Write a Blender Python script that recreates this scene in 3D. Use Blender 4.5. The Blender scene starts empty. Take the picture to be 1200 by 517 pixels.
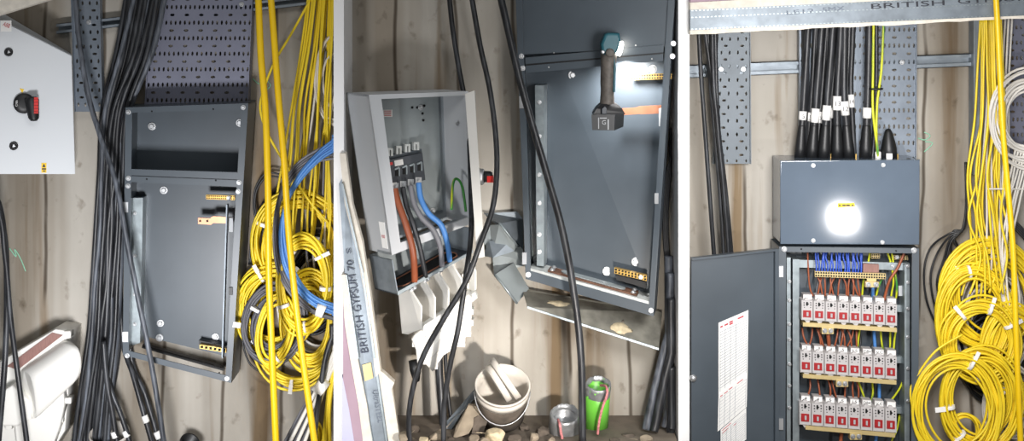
import bpy, bmesh, math, random
from mathutils import Vector, Matrix
RND = random.Random(7)
C = bpy.context.scene.collection
S, D, Y0, ZC = 0.004, 7.0, -20.0, 2.32      # metres per pixel at the wall, camera distance, horizon row, camera height

def P(px, py, d=0.0):
    f = (D - d) / D
    return Vector(((px - 600) * S * f, -d, ZC - (py - Y0) * S * f))
def proj(v):
    f = (D + v.y) / D
    return 600 + v.x / (S * f), Y0 + (ZC - v.z) / (S * f)
def lin(c):
    return tuple(((x / 255) / 12.92 if x / 255 <= .04045 else ((x / 255 + .055) / 1.055) ** 2.4) for x in c)

# ------------------------------------------------------------------ materials
MATS = {}
def mat(name, rgb, rough=.5, metal=0., var=.12, scale=12., bump=0., rgb2=None, coat=0., stretch=(1, 1, 1), emit=0., thr=(.35, .7), spec=.5, alpha=1.):
    m = bpy.data.materials.new(name); m.use_nodes = True
    nt = m.node_tree; b = nt.nodes['Principled BSDF']
    c = lin(rgb); c2 = lin(rgb2) if rgb2 else tuple(x * (1 - var * 2.2) for x in c)
    tc = nt.nodes.new('ShaderNodeTexCoord'); mp = nt.nodes.new('ShaderNodeMapping')
    mp.inputs['Scale'].default_value = stretch
    nt.links.new(tc.outputs['Object'], mp.inputs['Vector'])
    n = nt.nodes.new('ShaderNodeTexNoise'); n.inputs['Scale'].default_value = scale; n.inputs['Detail'].default_value = 6
    nt.links.new(mp.outputs[0], n.inputs['Vector'])
    r = nt.nodes.new('ShaderNodeValToRGB')
    r.color_ramp.elements[0].position, r.color_ramp.elements[1].position = thr
    r.color_ramp.elements[0].color = (*c, 1); r.color_ramp.elements[1].color = (*c2, 1)
    nt.links.new(n.outputs['Fac'], r.inputs['Fac']); nt.links.new(r.outputs['Color'], b.inputs['Base Color'])
    b.inputs['Roughness'].default_value = rough; b.inputs['Metallic'].default_value = metal
    b.inputs['Specular IOR Level'].default_value = spec
    b.inputs['Coat Weight'].default_value = coat
    if alpha < 1: b.inputs['Transmission Weight'].default_value = 1 - alpha
    if bump:
        bp = nt.nodes.new('ShaderNodeBump'); bp.inputs['Strength'].default_value = bump; bp.inputs['Distance'].default_value = .004
        nt.links.new(n.outputs['Fac'], bp.inputs['Height']); nt.links.new(bp.outputs[0], b.inputs['Normal'])
    if emit:
        b.inputs['Emission Color'].default_value = (*c, 1); b.inputs['Emission Strength'].default_value = emit
    MATS[name] = m
    return m

def concrete(name):
    m = bpy.data.materials.new(name); m.use_nodes = True
    nt = m.node_tree; N = nt.nodes; L = nt.links; b = N['Principled BSDF']
    tc = N.new('ShaderNodeTexCoord')
    def noise(scale, st, detail=5, dist=0.):
        mp = N.new('ShaderNodeMapping'); mp.inputs['Scale'].default_value = st
        L.new(tc.outputs['Object'], mp.inputs['Vector'])
        n = N.new('ShaderNodeTexNoise'); n.inputs['Scale'].default_value = scale; n.inputs['Detail'].default_value = detail
        n.inputs['Distortion'].default_value = dist
        L.new(mp.outputs[0], n.inputs['Vector']); return n.outputs['Fac']
    def ramp(src, p0, p1, c0, c1):
        r = N.new('ShaderNodeValToRGB'); r.color_ramp.elements[0].position = p0; r.color_ramp.elements[1].position = p1
        r.color_ramp.elements[0].color = (*c0, 1); r.color_ramp.elements[1].color = (*c1, 1)
        L.new(src, r.inputs['Fac']); return r.outputs['Color']
    def mul(a, bb, fac=1.):
        x = N.new('ShaderNodeMix'); x.data_type = 'RGBA'; x.blend_type = 'MULTIPLY'; x.inputs['Factor'].default_value = fac
        L.new(a, x.inputs['A']); L.new(bb, x.inputs['B']); return x.outputs['Result']
    W = (1, 1, 1)
    base = ramp(noise(2.2, (1, 1, .5)), .3, .72, lin((188, 183, 174)), lin((146, 140, 130)))
    streak = ramp(noise(8, (1, 1, .05), 5, .3), .54, .68, W, lin((190, 168, 138)))
    band = ramp(noise(1.6, (2.6, 1, .05), 3), .45, .62, W, lin((206, 199, 190)))
    spots = ramp(noise(16, (1, 1, .8), 6), .60, .78, W, lin((158, 147, 132)))
    line = N.new('ShaderNodeTexWave'); line.bands_direction = 'X'; line.inputs['Scale'].default_value = 1.15
    line.inputs['Distortion'].default_value = 1.7; line.inputs['Detail'].default_value = 3; line.inputs['Detail Scale'].default_value = .7
    L.new(tc.outputs['Object'], line.inputs['Vector'])
    ln = ramp(line.outputs['Fac'], 0., .016, lin((104, 90, 74)), W)
    gate = noise(1.3, (1.5, 1, .7), 2)
    gt = ramp(gate, .40, .46, (0, 0, 0), W)
    mixl = N.new('ShaderNodeMix'); mixl.data_type = 'RGBA'; L.new(gt, mixl.inputs['Factor']); mixl.inputs['A'].default_value = (1, 1, 1, 1); L.new(ln, mixl.inputs['B'])
    col = mul(mul(mul(mul(base, streak, .95), band, 1.), spots, .75), mixl.outputs['Result'], .85)
    L.new(col, b.inputs['Base Color']); b.inputs['Roughness'].default_value = .8; b.inputs['Specular IOR Level'].default_value = .25
    bp = N.new('ShaderNodeBump'); bp.inputs['Strength'].default_value = .35; bp.inputs['Distance'].default_value = .006
    L.new(noise(18, (1, 1, .4), 8), bp.inputs['Height']); L.new(bp.outputs[0], b.inputs['Normal'])
    MATS[name] = m; return m

concrete('concrete')
mat('floor_concrete', (120, 110, 98), .9, var=.2, scale=9, bump=.5)
mat('white_paint', (250, 250, 250), .7, var=.0, scale=4)
mat('navy', (74, 83, 91), .36, .0, var=.07, scale=5, spec=.6)
mat('navy_cover', (96, 108, 122), .075, .0, var=.06, scale=5, spec=.7)
mat('navy_dark', (52, 58, 66), .4, .0, var=.1, scale=5, spec=.6)
mat('galv', (158, 168, 172), .42, .6, var=.14, scale=22, stretch=(1, 1, 1))
mat('galv_dull', (138, 147, 155), .5, .55, var=.14, scale=16)
mat('tray', (122, 124, 140), .5, .45, var=.08, scale=6)
mat('tray_galv', (128, 137, 148), .45, .5, var=.1, scale=10)
mat('ledge_metal', (152, 150, 140), .5, .2, var=.2, scale=14)
mat('tray_dark', (100, 107, 113), .5, .4, var=.1, scale=8)
mat('black_cable', (30, 31, 34), .42, var=0, rgb2=(74, 77, 82), scale=9, thr=(.45, .8), stretch=(6, 6, .7))
mat('dusty_cable', (44, 47, 53), .48, var=0, rgb2=(116, 122, 132), scale=10, thr=(.35, .8), stretch=(6, 6, .7))
mat('black', (24, 25, 27), .45, var=.1)
mat('black_wire', (32, 33, 36), .4, var=.1)
mat('yellow', (246, 216, 44), .42, var=.06, scale=10)
mat('yellow_tube', (248, 204, 14), .38, var=.04, scale=8, spec=.6)
mat('blue', (84, 142, 212), .4, var=.08)
mat('royal', (44, 84, 190), .4, var=.08)
mat('grey_wire', (128, 128, 134), .5, var=.08)
mat('dark_grey_wire', (92, 92, 98), .5, var=.1)
mat('white_wire', (226, 222, 214), .45, var=.05)
mat('brown_wire', (158, 84, 52), .42, var=.1)
mat('green_wire', (96, 150, 60), .45, var=.1)
mat('earth', (206, 210, 40), .42, var=0, rgb2=(60, 140, 60), scale=7, thr=(.49, .53), stretch=(1, 1, .15))
mat('copper', (206, 142, 112), .36, .7, var=.1, scale=14)
mat('brass', (214, 176, 98), .35, .8, var=.1, scale=14)
mat('brass_pale', (218, 196, 140), .42, .35, var=.08)
mat('steel', (196, 198, 200), .45, .85, var=.06)
mat('light_grey', (206, 209, 212), .42, var=.02, scale=3)
mat('switch_grey', (216, 220, 224), .45, var=.015, scale=3)
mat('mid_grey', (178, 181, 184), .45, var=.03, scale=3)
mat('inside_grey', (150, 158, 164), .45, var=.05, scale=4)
mat('zinc_plate', (148, 156, 158), .42, .15, var=.08, scale=6)
mat('white_plastic', (240, 238, 232), .38, var=.02, scale=5)
mat('clear_plastic', (226, 226, 222), .25, var=.05)
mat('cream_plastic', (204, 198, 189), .45, var=.06, scale=8)
mat('red', (222, 44, 38), .4, var=.05)
mat('dark_red', (168, 38, 42), .35, var=.1, scale=40)
mat('fuse_grey', (196, 192, 191), .5, var=.03, scale=20)
mat('warn_yellow', (250, 206, 40), .5, var=.03)
mat('label_white', (246, 245, 242), .6, var=.02)
mat('ink', (42, 44, 52), .6, var=0)
mat('ink_blue', (66, 74, 92), .6, var=.1)
mat('ink_faint', (112, 122, 136), .6, var=.1)
mat('ink_red', (196, 66, 76), .6, var=0)
mat('brown_strip', (150, 112, 104), .6, var=.1, scale=30, stretch=(8, 8, 1))
mat('gypsum', (236, 228, 214), .85, var=.08, scale=30, bump=.6)
mat('board_pink', (176, 150, 164), .8, var=.06, scale=6)
mat('board_lilac', (196, 196, 222), .8, var=.05, scale=4)
mat('teal', (34, 92, 104), .45, var=.12, scale=20)
mat('grip', (104, 98, 92), .6, var=.2, scale=40, bump=.3)
mat('battery', (38, 40, 42), .4, var=.1)
mat('lamp_glow', (255, 250, 240), .4, emit=14)
mat('green_pipe', (108, 190, 66), .35, var=.05)
mat('duct_tape', (168, 170, 172), .34, .5, var=.2, scale=22, bump=.8)
mat('rope', (214, 136, 138), .8, var=.25, scale=90)
mat('rubble', (170, 156, 136), .95, var=.2, scale=14, bump=.8)
mat('rubble_dark', (104, 94, 84), .95, var=.25, scale=14, bump=.8)
mat('dust', (222, 206, 172), .95, var=.15, scale=50, bump=.6)
mat('rust', (112, 78, 60), .7, .2, var=.25, scale=30)
mat('plate_light', (206, 210, 208), .5, .3, var=.1, scale=30)
mat('chalk', (150, 206, 176), .95, var=.1)
mat('hole_dark', (14, 14, 15), .8, var=0)

# ------------------------------------------------------------------ mesh building
class MB:
    def __init__(s): s.v, s.f, s.sm = [], [], []
    def add(s, vs, fs, smooth=False):
        o = len(s.v); s.v += [Vector(v) for v in vs]
        for f in fs: s.f.append([o + i for i in f]); s.sm.append(smooth)
        return s
    def prism(s, front, back):
        n = len(front)
        fs = [list(range(n)), list(range(2 * n - 1, n - 1, -1))] + [[i, n + i, n + (i + 1) % n, (i + 1) % n] for i in range(n)]
        return s.add(list(front) + list(back), fs)
    def rings(s, rings, smooth=True, caps=True, closed=True):
        n = len(rings[0]); vs = [v for r in rings for v in r]; fs = []
        for k in range(len(rings) - 1):
            for i in range(n if closed else n - 1):
                j = (i + 1) % n
                fs.append([k * n + i, k * n + j, (k + 1) * n + j, (k + 1) * n + i])
        s.add(vs, fs, smooth)
        if caps:
            o = len(s.v) - len(vs)
            s.f.append([o + i for i in range(n)]); s.sm.append(False)
            s.f.append([o + len(vs) - 1 - i for i in range(n)]); s.sm.append(False)
        return s
    def tube(s, pts, r, n=8, closed=False):
        pts = [Vector(p) for p in pts]; m = len(pts); rings = []
        rr = r if isinstance(r, (list, tuple)) else [r] * m
        up = None
        for i in range(m):
            if closed: t = pts[(i + 1) % m] - pts[i - 1]
            else: t = pts[min(i + 1, m - 1)] - pts[max(i - 1, 0)]
            if t.length < 1e-9: t = Vector((0, 0, 1))
            t.normalize()
            if up is None: up = t.orthogonal().normalized()
            up = (up - t * up.dot(t))
            up = up.normalized() if up.length > 1e-6 else t.orthogonal().normalized()
            w = t.cross(up)
            rings.append([pts[i] + (up * math.cos(2 * math.pi * k / n) + w * math.sin(2 * math.pi * k / n)) * rr[i] for k in range(n)])
        if closed:
            # join last to first with the best twist offset
            a, b = rings[-1], rings[0]
            best = min(range(n), key=lambda q: (a[0] - b[q]).length)
            rings.append([b[(i + best) % n] for i in range(n)])
            return s.rings(rings, True, False)
        return s.rings(rings, True, True)
    def lathe(s, o, axis, prof, n=20, smooth=True, caps=True):
        axis = Vector(axis).normalized(); e = axis.orthogonal().normalized(); w = axis.cross(e); o = Vector(o)
        return s.rings([[o + axis * h + (e * math.cos(2 * math.pi * k / n) + w * math.sin(2 * math.pi * k / n)) * max(r, 1e-5) for k in range(n)] for r, h in prof], smooth, caps)
    def box(s, c, ex, ey, ez):
        c, ex, ey, ez = map(Vector, (c, ex, ey, ez))
        f = [c - ex - ey - ez, c + ex - ey - ez, c + ex - ey + ez, c - ex - ey + ez]
        return s.prism(f, [p + 2 * ey for p in f])

def shrink(poly, r):
    """move a planar outline inwards by r (outline as Vectors in an XZ-like plane)"""
    n = len(poly); area = sum(poly[i].x * poly[(i + 1) % n].z - poly[(i + 1) % n].x * poly[i].z for i in range(n))
    sg = 1 if area > 0 else -1; out = []
    for i in range(n):
        a = (poly[i] - poly[i - 1]); b = (poly[(i + 1) % n] - poly[i])
        na = Vector((-a.z, 0, a.x)).normalized() * sg; nb = Vector((-b.z, 0, b.x)).normalized() * sg
        m = (na + nb); m = m / max(.35, (1 + na.dot(nb)))
        out.append(poly[i] + m * r)
    return out
def rprism(mb, pxs, d0, d1, r=0.):
    """traced outline at distance d0 from the wall, pushed straight back to d1, front edge rounded by r"""
    front = [P(x, y, d0) for x, y in pxs]; dy = Vector((0, d0 - d1, 0))
    if r <= 0: return mb.prism(front, [p + dy for p in front])
    rings = [[p + dy for p in front]]
    for k in range(5):
        a = k / 4 * math.pi / 2
        rings.append([p + Vector((0, r * (1 - math.sin(a)), 0)) for p in shrink(front, r * (1 - math.cos(a)))])
    return mb.rings(rings, True, True)

class Hex:
    def __init__(s, front, back): s.fr, s.bk = front, back
    def at(s, u, v, w):
        def bl(q): return (q[0] * (1 - u) + q[1] * u) * (1 - v) + (q[3] * (1 - u) + q[2] * u) * v
        return bl(s.fr).lerp(bl(s.bk), w)
    def uv(s, px, py, w):
        u = v = .5
        for _ in range(14):
            x, y = proj(s.at(u, v, w)); e = 1e-4
            x1, y1 = proj(s.at(u + e, v, w)); x2, y2 = proj(s.at(u, v + e, w))
            a, b, c, d = (x1 - x) / e, (x2 - x) / e, (y1 - y) / e, (y2 - y) / e
            det = a * d - b * c; rx, ry = px - x, py - y
            u += (d * rx - b * ry) / det; v += (a * ry - c * rx) / det
        return u, v
    def pt(s, px, py, w): return s.at(*s.uv(px, py, w), w)
    def n(s):
        return ((s.fr[1] - s.fr[0]).cross(s.fr[3] - s.fr[0])).normalized() * (-1 if ((s.fr[1] - s.fr[0]).cross(s.fr[3] - s.fr[0])).y > 0 else 1)
    def box(s, mb, u0, u1, v0, v1, w0, w1):
        q = [(u0, v0), (u1, v0), (u1, v1), (u0, v1)]
        return mb.prism([s.at(a, b, w0) for a, b in q], [s.at(a, b, w1) for a, b in q])
    def pbox(s, mb, pxs, w0, w1):
        q = [s.uv(x, y, w0) for x, y in pxs]
        return mb.prism([s.at(a, b, w0) for a, b in q], [s.at(a, b, w1) for a, b in q])
def rect(x0, y0, x1, y1): return [(x0, y0), (x1, y0), (x1, y1), (x0, y1)]
def straight(pxs, d0, depth):
    f = [P(x, y, d0 if not isinstance(d0, (list, tuple)) else d0[i]) for i, (x, y) in enumerate(pxs)]
    nrm = (f[1] - f[0]).cross(f[3] - f[0]).normalized()
    if nrm.y < 0: nrm = -nrm
    nrm = Vector((nrm.x, nrm.y, 0)).normalized()
    return Hex(f, [p + nrm * depth for p in f])

BASE = {}
def link(name, mb, material, base):
    me = bpy.data.meshes.new(name)
    me.from_pydata([v - base for v in mb.v], [], mb.f); me.materials.append(MATS[material])
    me.polygons.foreach_set('use_smooth', mb.sm)
    bm = bmesh.new(); bm.from_mesh(me); bmesh.ops.recalc_face_normals(bm, faces=bm.faces); bm.to_mesh(me); bm.free()
    o = bpy.data.objects.new(name, me); C.objects.link(o); BASE[o] = base
    return o
def part(name, mb, material, parent, label=None):
    o = link(name, mb, material, BASE[parent]); o.parent = parent
    if label: o['label'] = label
    return o
def tag(o, label, cat, group=None, kind=None):
    o['label'] = label; o['category'] = cat
    if group: o['group'] = group
    if kind: o['kind'] = kind
    return o
def thing(name, label, cat, loc, group=None):
    o = bpy.data.objects.new(name, None); C.objects.link(o); o.location = loc; o.empty_display_size = .05
    BASE[o] = Vector(loc); return tag(o, label, cat, group)
def single(name, mb, material, label, cat, group=None, kind=None):
    xs = [v.x for v in mb.v]; ys = [v.y for v in mb.v]; zs = [v.z for v in mb.v]
    b = Vector(((min(xs) + max(xs)) / 2, (min(ys) + max(ys)) / 2, min(zs)))
    o = link(name, mb, material, b); o.location = b
    return tag(o, label, cat, group, kind)
def struct(name, mb, material):
    o = link(name, mb, material, Vector((0, 0, 0))); o['kind'] = 'structure'; return o

def smooth_path(pts, sub=7):
    pts = [Vector(p) for p in pts]; out = []
    for i in range(len(pts) - 1):
        p0, p1, p2, p3 = pts[max(i - 1, 0)], pts[i], pts[i + 1], pts[min(i + 2, len(pts) - 1)]
        for k in range(sub):
            t = k / sub
            out.append(.5 * ((2 * p1) + (p2 - p0) * t + (2 * p0 - 5 * p1 + 4 * p2 - p3) * t * t + (3 * p1 - p0 - 3 * p2 + p3) * t ** 3))
    out.append(pts[-1]); return out
def cpath(pts, clamp=None, r=0):
    w = smooth_path([P(*p) for p in pts])
    if clamp:
        for v in w: v.x = min(max(v.x, clamp[0] + r), clamp[1] - r)
    return w
BAY = {1: (-2.6, -.797), 2: (-.746, .739), 3: (.793, 2.6)}
def to_floor(pts):
    x, y, d = pts[-1]
    if y < 516: return pts
    plinth = 395 < x < 800
    fy = (ZC - (P(0, 487, 0).z if plinth else 0) - .012) / (S * (D - d) / D) + Y0
    x0, y0, d0 = pts[-2]
    while len(pts) > 2 and y0 > fy - 4: pts = pts[:-1]; x, y, d = pts[-1]; x0, y0, d0 = pts[-2]
    k = (fy - y0) / (y - y0)
    return list(pts[:-1]) + ([(x, y, d)] if y < fy - 12 else []) + [(x0 + (x - x0) * min(k, 1.6), fy, d)]
def cable_mb(pts, rpx, clamp=None, n=8):
    pts = to_floor(list(pts))
    r = rpx * S * (D - pts[len(pts) // 2][2]) / D
    return MB().tube(cpath(pts, clamp, r), r, n)
def cable(name, label, pts, rpx, m, group=None, cat='cable', clamp=None, n=8):
    return single(name, cable_mb(pts, rpx, clamp, n), m, label, cat, group)
def bolt(parent, p, r=.009, axis=(0, -1, 0), m='steel', name='bolt'):
    p = Vector(p)
    mb = MB().lathe(p, axis, [(r * 1.5, -.001), (r * 1.5, .002), (r * 1.3, .003)], 14)
    mb.lathe(p, axis, [(r, .003), (r, .0065), (r * .75, .009)], 6, smooth=False)
    return part(name, mb, m, parent)

def text_mb(mb, s, A, B, h, nrm=Vector((0, -1, 0)), thick=.0006, up=None):
    """lettering from A to B (baseline ends), cap height h"""
    cu = bpy.data.curves.new('t', 'FONT'); cu.body = s; cu.size = 1; cu.resolution_u = 3
    o = bpy.data.objects.new('t', cu); C.objects.link(o); bpy.context.view_layer.update()
    me = bpy.data.meshes.new_from_object(o.evaluated_get(bpy.context.evaluated_depsgraph_get()))
    x0 = min(v.co.x for v in me.vertices); x1 = max(v.co.x for v in me.vertices)
    y1 = max(v.co.y for v in me.vertices); y0 = 0
    A, B = Vector(A), Vector(B); R = (B - A); wd = R.length; R.normalize(); U = up if up else nrm.cross(R).normalized() * -1
    if not up and abs(R.z) < .7 and U.z < 0: U = -U
    vs = [A + R * ((v.co.x - x0) / (x1 - x0) * wd) + U * (v.co.y / y1 * h) for v in me.vertices]
    mb.add([v + nrm * thick for v in vs], [list(p.vertices) for p in me.polygons])
    bpy.data.objects.remove(o); bpy.data.curves.remove(cu); bpy.data.meshes.remove(me)
    return mb

def perforated(q, rows, thick, nrm):
    """sheet over the quad q(u,v) with real slots; rows: list of (v0, v1, n, slot half-width and half-height as a share of the cell, or None)"""
    mb = MB()
    for v0, v1, n, a, b in rows:
        if not n or not a:
            mb.add([q(0, v0), q(1, v0), q(1, v1), q(0, v1)], [[0, 1, 2, 3]]); continue
        for i in range(n):
            u0, u1 = i / n, (i + 1) / n; cu, cv = (u0 + u1) / 2, (v0 + v1) / 2; hu, hv = (u1 - u0) / 2, (v1 - v0) / 2
            out = [(-1, -1), (0, -1), (1, -1), (1, 0), (1, 1), (0, 1), (-1, 1), (-1, 0)]
            inn = [(-.72, -.72), (0, -1), (.72, -.72), (1, 0), (.72, .72), (0, 1), (-.72, .72), (-1, 0)]
            mb.add([q(cu + x * hu, cv + y * hv) for x, y in out] + [q(cu + x * a * hu, cv + y * b * hv) for x, y in inn] +
                   [q(cu + x * a * hu, cv + y * b * hv) + nrm * thick for x, y in inn],
                   [[k, (k + 1) % 8, 8 + (k + 1) % 8, 8 + k] for k in range(8)] + [[8 + k, 8 + (k + 1) % 8, 16 + (k + 1) % 8, 16 + k] for k in range(8)])
    return mb
def tray(label, pxs, d, nsmall, nbig, pitch, mat_='tray', phase=0., name='cable_tray', back=.03, smallh=.62, bolts=()):
    """perforated cable tray: slotted base, two side flanges"""
    f = [P(x, y, d) for x, y in pxs]
    q = lambda u, v: (f[0] * (1 - u) + f[1] * u) * (1 - v) + (f[3] * (1 - u) + f[2] * u) * v
    hgt = pxs[3][1] - pxs[0][1]; rows = []; y = -phase * pitch; wid = pxs[2][0] - pxs[3][0]
    sa, ba = min(.6, 2.5 / (wid / nsmall)), min(.6, 5.6 / (wid / nbig))
    while y < hgt:
        a, b = max(y, 0), min(y + pitch * .56, hgt)
        if b - a > pitch * .3: rows.append((a / hgt, b / hgt, nsmall, sa, .52))
        elif b > a: rows.append((a / hgt, b / hgt, 0, 0, 0))
        a, b = max(y + pitch * .56, 0), min(y + pitch, hgt)
        if b - a > pitch * .3: rows.append((a / hgt, b / hgt, nbig, ba, .4))
        elif b > a: rows.append((a / hgt, b / hgt, 0, 0, 0))
        y += pitch
    t = thing(name, label, 'cable tray', (f[2] + f[3]) / 2)
    nb = Vector((0, 1, 0))
    part('tray_base', perforated(q, rows, .002, nb), mat_, t)
    for a, b in ((0, 3), (1, 2)):
        e = (f[1] - f[0]).normalized() * (.004 if a == 0 else -.004)
        mb = MB().prism([f[a] + Vector((0, -.012, 0)), f[a] + e + Vector((0, -.012, 0)), f[b] + e + Vector((0, -.012, 0)), f[b] + Vector((0, -.012, 0))],
                        [f[a] + nb * back, f[a] + e + nb * back, f[b] + e + nb * back, f[b] + nb * back])
        part('side_flange', mb, mat_, t)
    for x, y in bolts: bolt(t, P(x, y, d + .001), .008)
    return t
def strut(label, a, b, hpx, d, name='strut_rail', m='galv_dull'):
    """slotted strut channel from a to b: two lips around a recessed web"""
    t = thing(name, label, 'strut rail', (P(*a, d) + P(*b, d)) / 2)
    A0, A1, B0, B1 = P(a[0], a[1] - hpx / 2, d), P(a[0], a[1] + hpx / 2, d), P(b[0], b[1] - hpx / 2, d), P(b[0], b[1] + hpx / 2, d)
    dy = Vector((0, d - .002, 0))
    def band(s0, s1, y0, y1):
        q = [A0.lerp(A1, s0), B0.lerp(B1, s0), B0.lerp(B1, s1), A0.lerp(A1, s1)]
        return MB().prism([p + Vector((0, y0, 0)) for p in q], [p + Vector((0, y1, 0)) for p in q])
    part('lip', band(0, .3, 0, .004), m, t); part('lip', band(.7, 1, 0, .004), m, t)
    part('web', band(0, 1, d - .008, d - .004), m, t)
    part('side', band(0, .05, 0, d - .004), m, t); part('side', band(.95, 1, 0, d - .004), m, t)
    return t

def hank(name, label, cx, cy, rx, ry, d, n, rpx, m, spread=.12, seed=1, tilt=0., clamp=None, tapes=(), group=None, dz=.03, a0=0, a1=360, cat='cable coil', mats=None):
    """a coil of n turns as one mesh (arc a0..a1 in degrees), with white tape tags as parts"""
    R = random.Random(seed); mb = MB(); r = rpx * S * .96; full = (a1 - a0) >= 360
    ct, st = math.cos(math.radians(tilt)), math.sin(math.radians(tilt))
    def pos(ax, ay, ox, oy, t, dd):
        x, y = ax * math.cos(t), ay * math.sin(t)
        v = P(cx + ox + x * ct - y * st, cy + oy + x * st + y * ct, dd)
        if clamp: v.x = min(max(v.x, clamp[0] + r), clamp[1] - r)
        return v
    for i in range(n):
        k = 1.02 - spread * 1.1 * R.random() ** .8 * (1 if i > 1 else .2)
        ax, ay = rx * k * R.uniform(.95, 1.04), ry * k * R.uniform(.95, 1.04); ox, oy = R.uniform(-.07, .07) * rx, R.uniform(-.07, .07) * ry
        ph, am, ph2 = R.uniform(0, 6.3), R.uniform(0, .055), R.uniform(0, 6.3); od = R.uniform(-dz, dz) / 2
        m_ = 44 if full else max(12, int(44 * (a1 - a0) / 360)); pts = []
        for j in range(m_ if full else m_ + 1):
            t = math.radians(a0 + (a1 - a0) * j / m_)
            w = 1 + am * math.sin(2 * t + ph) + am * .6 * math.sin(3 * t + ph2)
            pts.append(pos(ax * w, ay * w, ox, oy, t, d + od + .012 * math.sin(t + ph2)))
        mb.tube(pts, r, 6, closed=full)
    root = single(name, mb, m, label, cat, group)
    BASE[root] = Vector(root.location)
    for a, flag in tapes:
        t0 = math.radians(a); k = 1 - spread * .55
        pts = [pos(rx * k, ry * k, 0, 0, t0 + q * 5.0 / max(rx, ry) / 2, d) for q in (-1, -.5, 0, .5, 1)]
        wd = max(rx, ry) * spread * .4 * S + r * 1.2; tb = MB(); tan = (pts[-1] - pts[0]).normalized()
        rad = tan.cross(Vector((0, 1, 0))).normalized(); rings = []
        for p in pts:
            rings.append([p + rad * math.cos(2 * math.pi * q / 10) * wd + Vector((0, 1, 0)) * math.sin(2 * math.pi * q / 10) * (dz * .6 + r * 1.5) for q in range(10)])
        tb.rings(rings, True, True)
        if flag:
            c = pts[2] + rad * wd * 1.2 + Vector((0, -(dz * .6 + r), 0)); ex = tan * .009 * flag; ez = rad * .02 * flag
            tb.box(c, ex, Vector((0, .0008, 0)), ez)
        part('tape_tag', tb, 'label_white', root, 'white paper tape tag')
    return root
# ------------------------------------------------------------------ the setting
ztop = 3.35
mb = MB(); mb.box((0, .06, ztop / 2), (2.7, 0, 0), (0, .06, 0), (0, 0, ztop / 2)); struct('wall_back', mb, 'concrete')
mb = MB(); mb.box((0, -4.0, -.06), (2.7, 0, 0), (0, 4.0, 0), (0, 0, .06)); struct('floor', mb, 'floor_concrete')
for nm, xa, xb in (('trim_1', P(391, 0, .35).x, P(403, 0, .35).x), ('trim_2', P(795, 0, .35).x, P(808, 0, .35).x)):
    mb = MB(); mb.box(((xa + xb) / 2, -.175, ztop / 2), ((xb - xa) / 2, 0, 0), (0, .175, 0), (0, 0, ztop / 2)); struct(nm, mb, 'white_paint')
zp = P(0, 487, 0).z
mb = MB(); mb.box((-.003, -.35, zp / 2), (.735, 0, 0), (0, .35, 0), (0, 0, zp / 2)); struct('trim_3', mb, 'floor_concrete')

def enclosure_frame(t, H, m, fw, seam=None, wall=.012, back=True, bottom=True, top=True, lip=.03):
    """open fronted steel cabinet: side walls, back and the front flange bars"""
    H.box(mb := MB(), 0, wall, 0, 1, 0, 1); part('side_panel', mb, m, t)
    H.box(mb := MB(), 1 - wall, 1, 0, 1, 0, 1); part('side_panel', mb, m, t)
    if top: H.box(mb := MB(), 0, 1, 0, wall * .6, 0, 1); part('top_panel', mb, m, t)
    if bottom: H.box(mb := MB(), 0, 1, 1 - wall * .6, 1, 0, 1); part('bottom_panel', mb, m, t)
    if back: H.box(mb := MB(), 0, 1, 0, back if isinstance(back, float) else 1, .97, 1); part('back_panel', mb, m, t)
    fu, fv = fw
    for a in ((0, fu, 0, 1), (1 - fu, 1, 0, 1)): H.box(mb := MB(), *a, -.006, lip); part('front_upright', mb, m, t)
    for a in ((fu, 1 - fu, 0, fv), (fu, 1 - fu, 1 - fv, 1)): H.box(mb := MB(), *a, -.004, lip); part('front_crossbar', mb, m, t)

# ------------------------------------------------------------------ bay 1: switch, trays and the empty cabinet
# plasterboard sliver, top left corner
mb = MB(); rprism(mb, [(-60, -30), (64, -30), (62, -2), (0, 17), (-60, 34)], .50, .42)
single('plasterboard_sheet', mb, 'gypsum', 'cut edge of white plasterboard above the white switch box, top left corner', 'plasterboard')

strut('galvanised strut rail sloping across the wall behind the two left-hand trays', (66, 34), (396, -4), 12, .042)

tray('narrow galvanised perforated tray beside the white switch box', [(83, -30), (117, -30), (121, 131), (88, 131)], .06, 4, 2, 17, 'tray_galv', .3, bolts=[(104, 26)])
tray('wide dark perforated tray above the empty open cabinet', [(180, -40), (298, -40), (291, 124), (170, 124)], .07, 22, 7, 18.2, 'tray', .62, back=.05, bolts=[(283, 5)])

# white disconnector box, face turned towards the camera
f = [P(-34, 5, .36), P(84, 65, .19), P(88, 204, .19), P(-30, 204, .36)]
Hs = Hex(f, [Vector((p.x - .14 * .4, -.01, p.z)) for p in f])
t = thing('switch_enclosure', 'white steel switch enclosure with a black and red rotary handle', 'switch box', P(40, 204, .1))
part('body', MB().prism(Hs.fr, Hs.bk), 'switch_grey', t)
mb = MB(); Hs.box(mb, .0, .995, .006, .994, -.07, .0); part('door', mb, 'switch_grey', t)
nS = Hs.n()
def surf(H, px, py, w): return H.pt(px, py, w)
for (x, y) in ((10, 61), (16, 171)):
    p = surf(Hs, x, y, -.07); mb = MB().lathe(p, nS, [(.019, 0), (.019, .006), (.013, .010), (.012, .006), (.004, .006)], 20)
    o = part('door_lock', mb, 'black', t, 'black round door lock')
    mb = MB().lathe(p + nS * .006, nS, [(.009, 0), (.008, .004), (.001, .004)], 3, smooth=False); part('lock_insert', mb, 'steel', o)
hb = surf(Hs, 28, 121, -.07)
tanS = (Hs.fr[1] - Hs.fr[0]); tanS.z = 0; tanS.normalize(); Zv = Vector((0, 0, 1))
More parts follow.
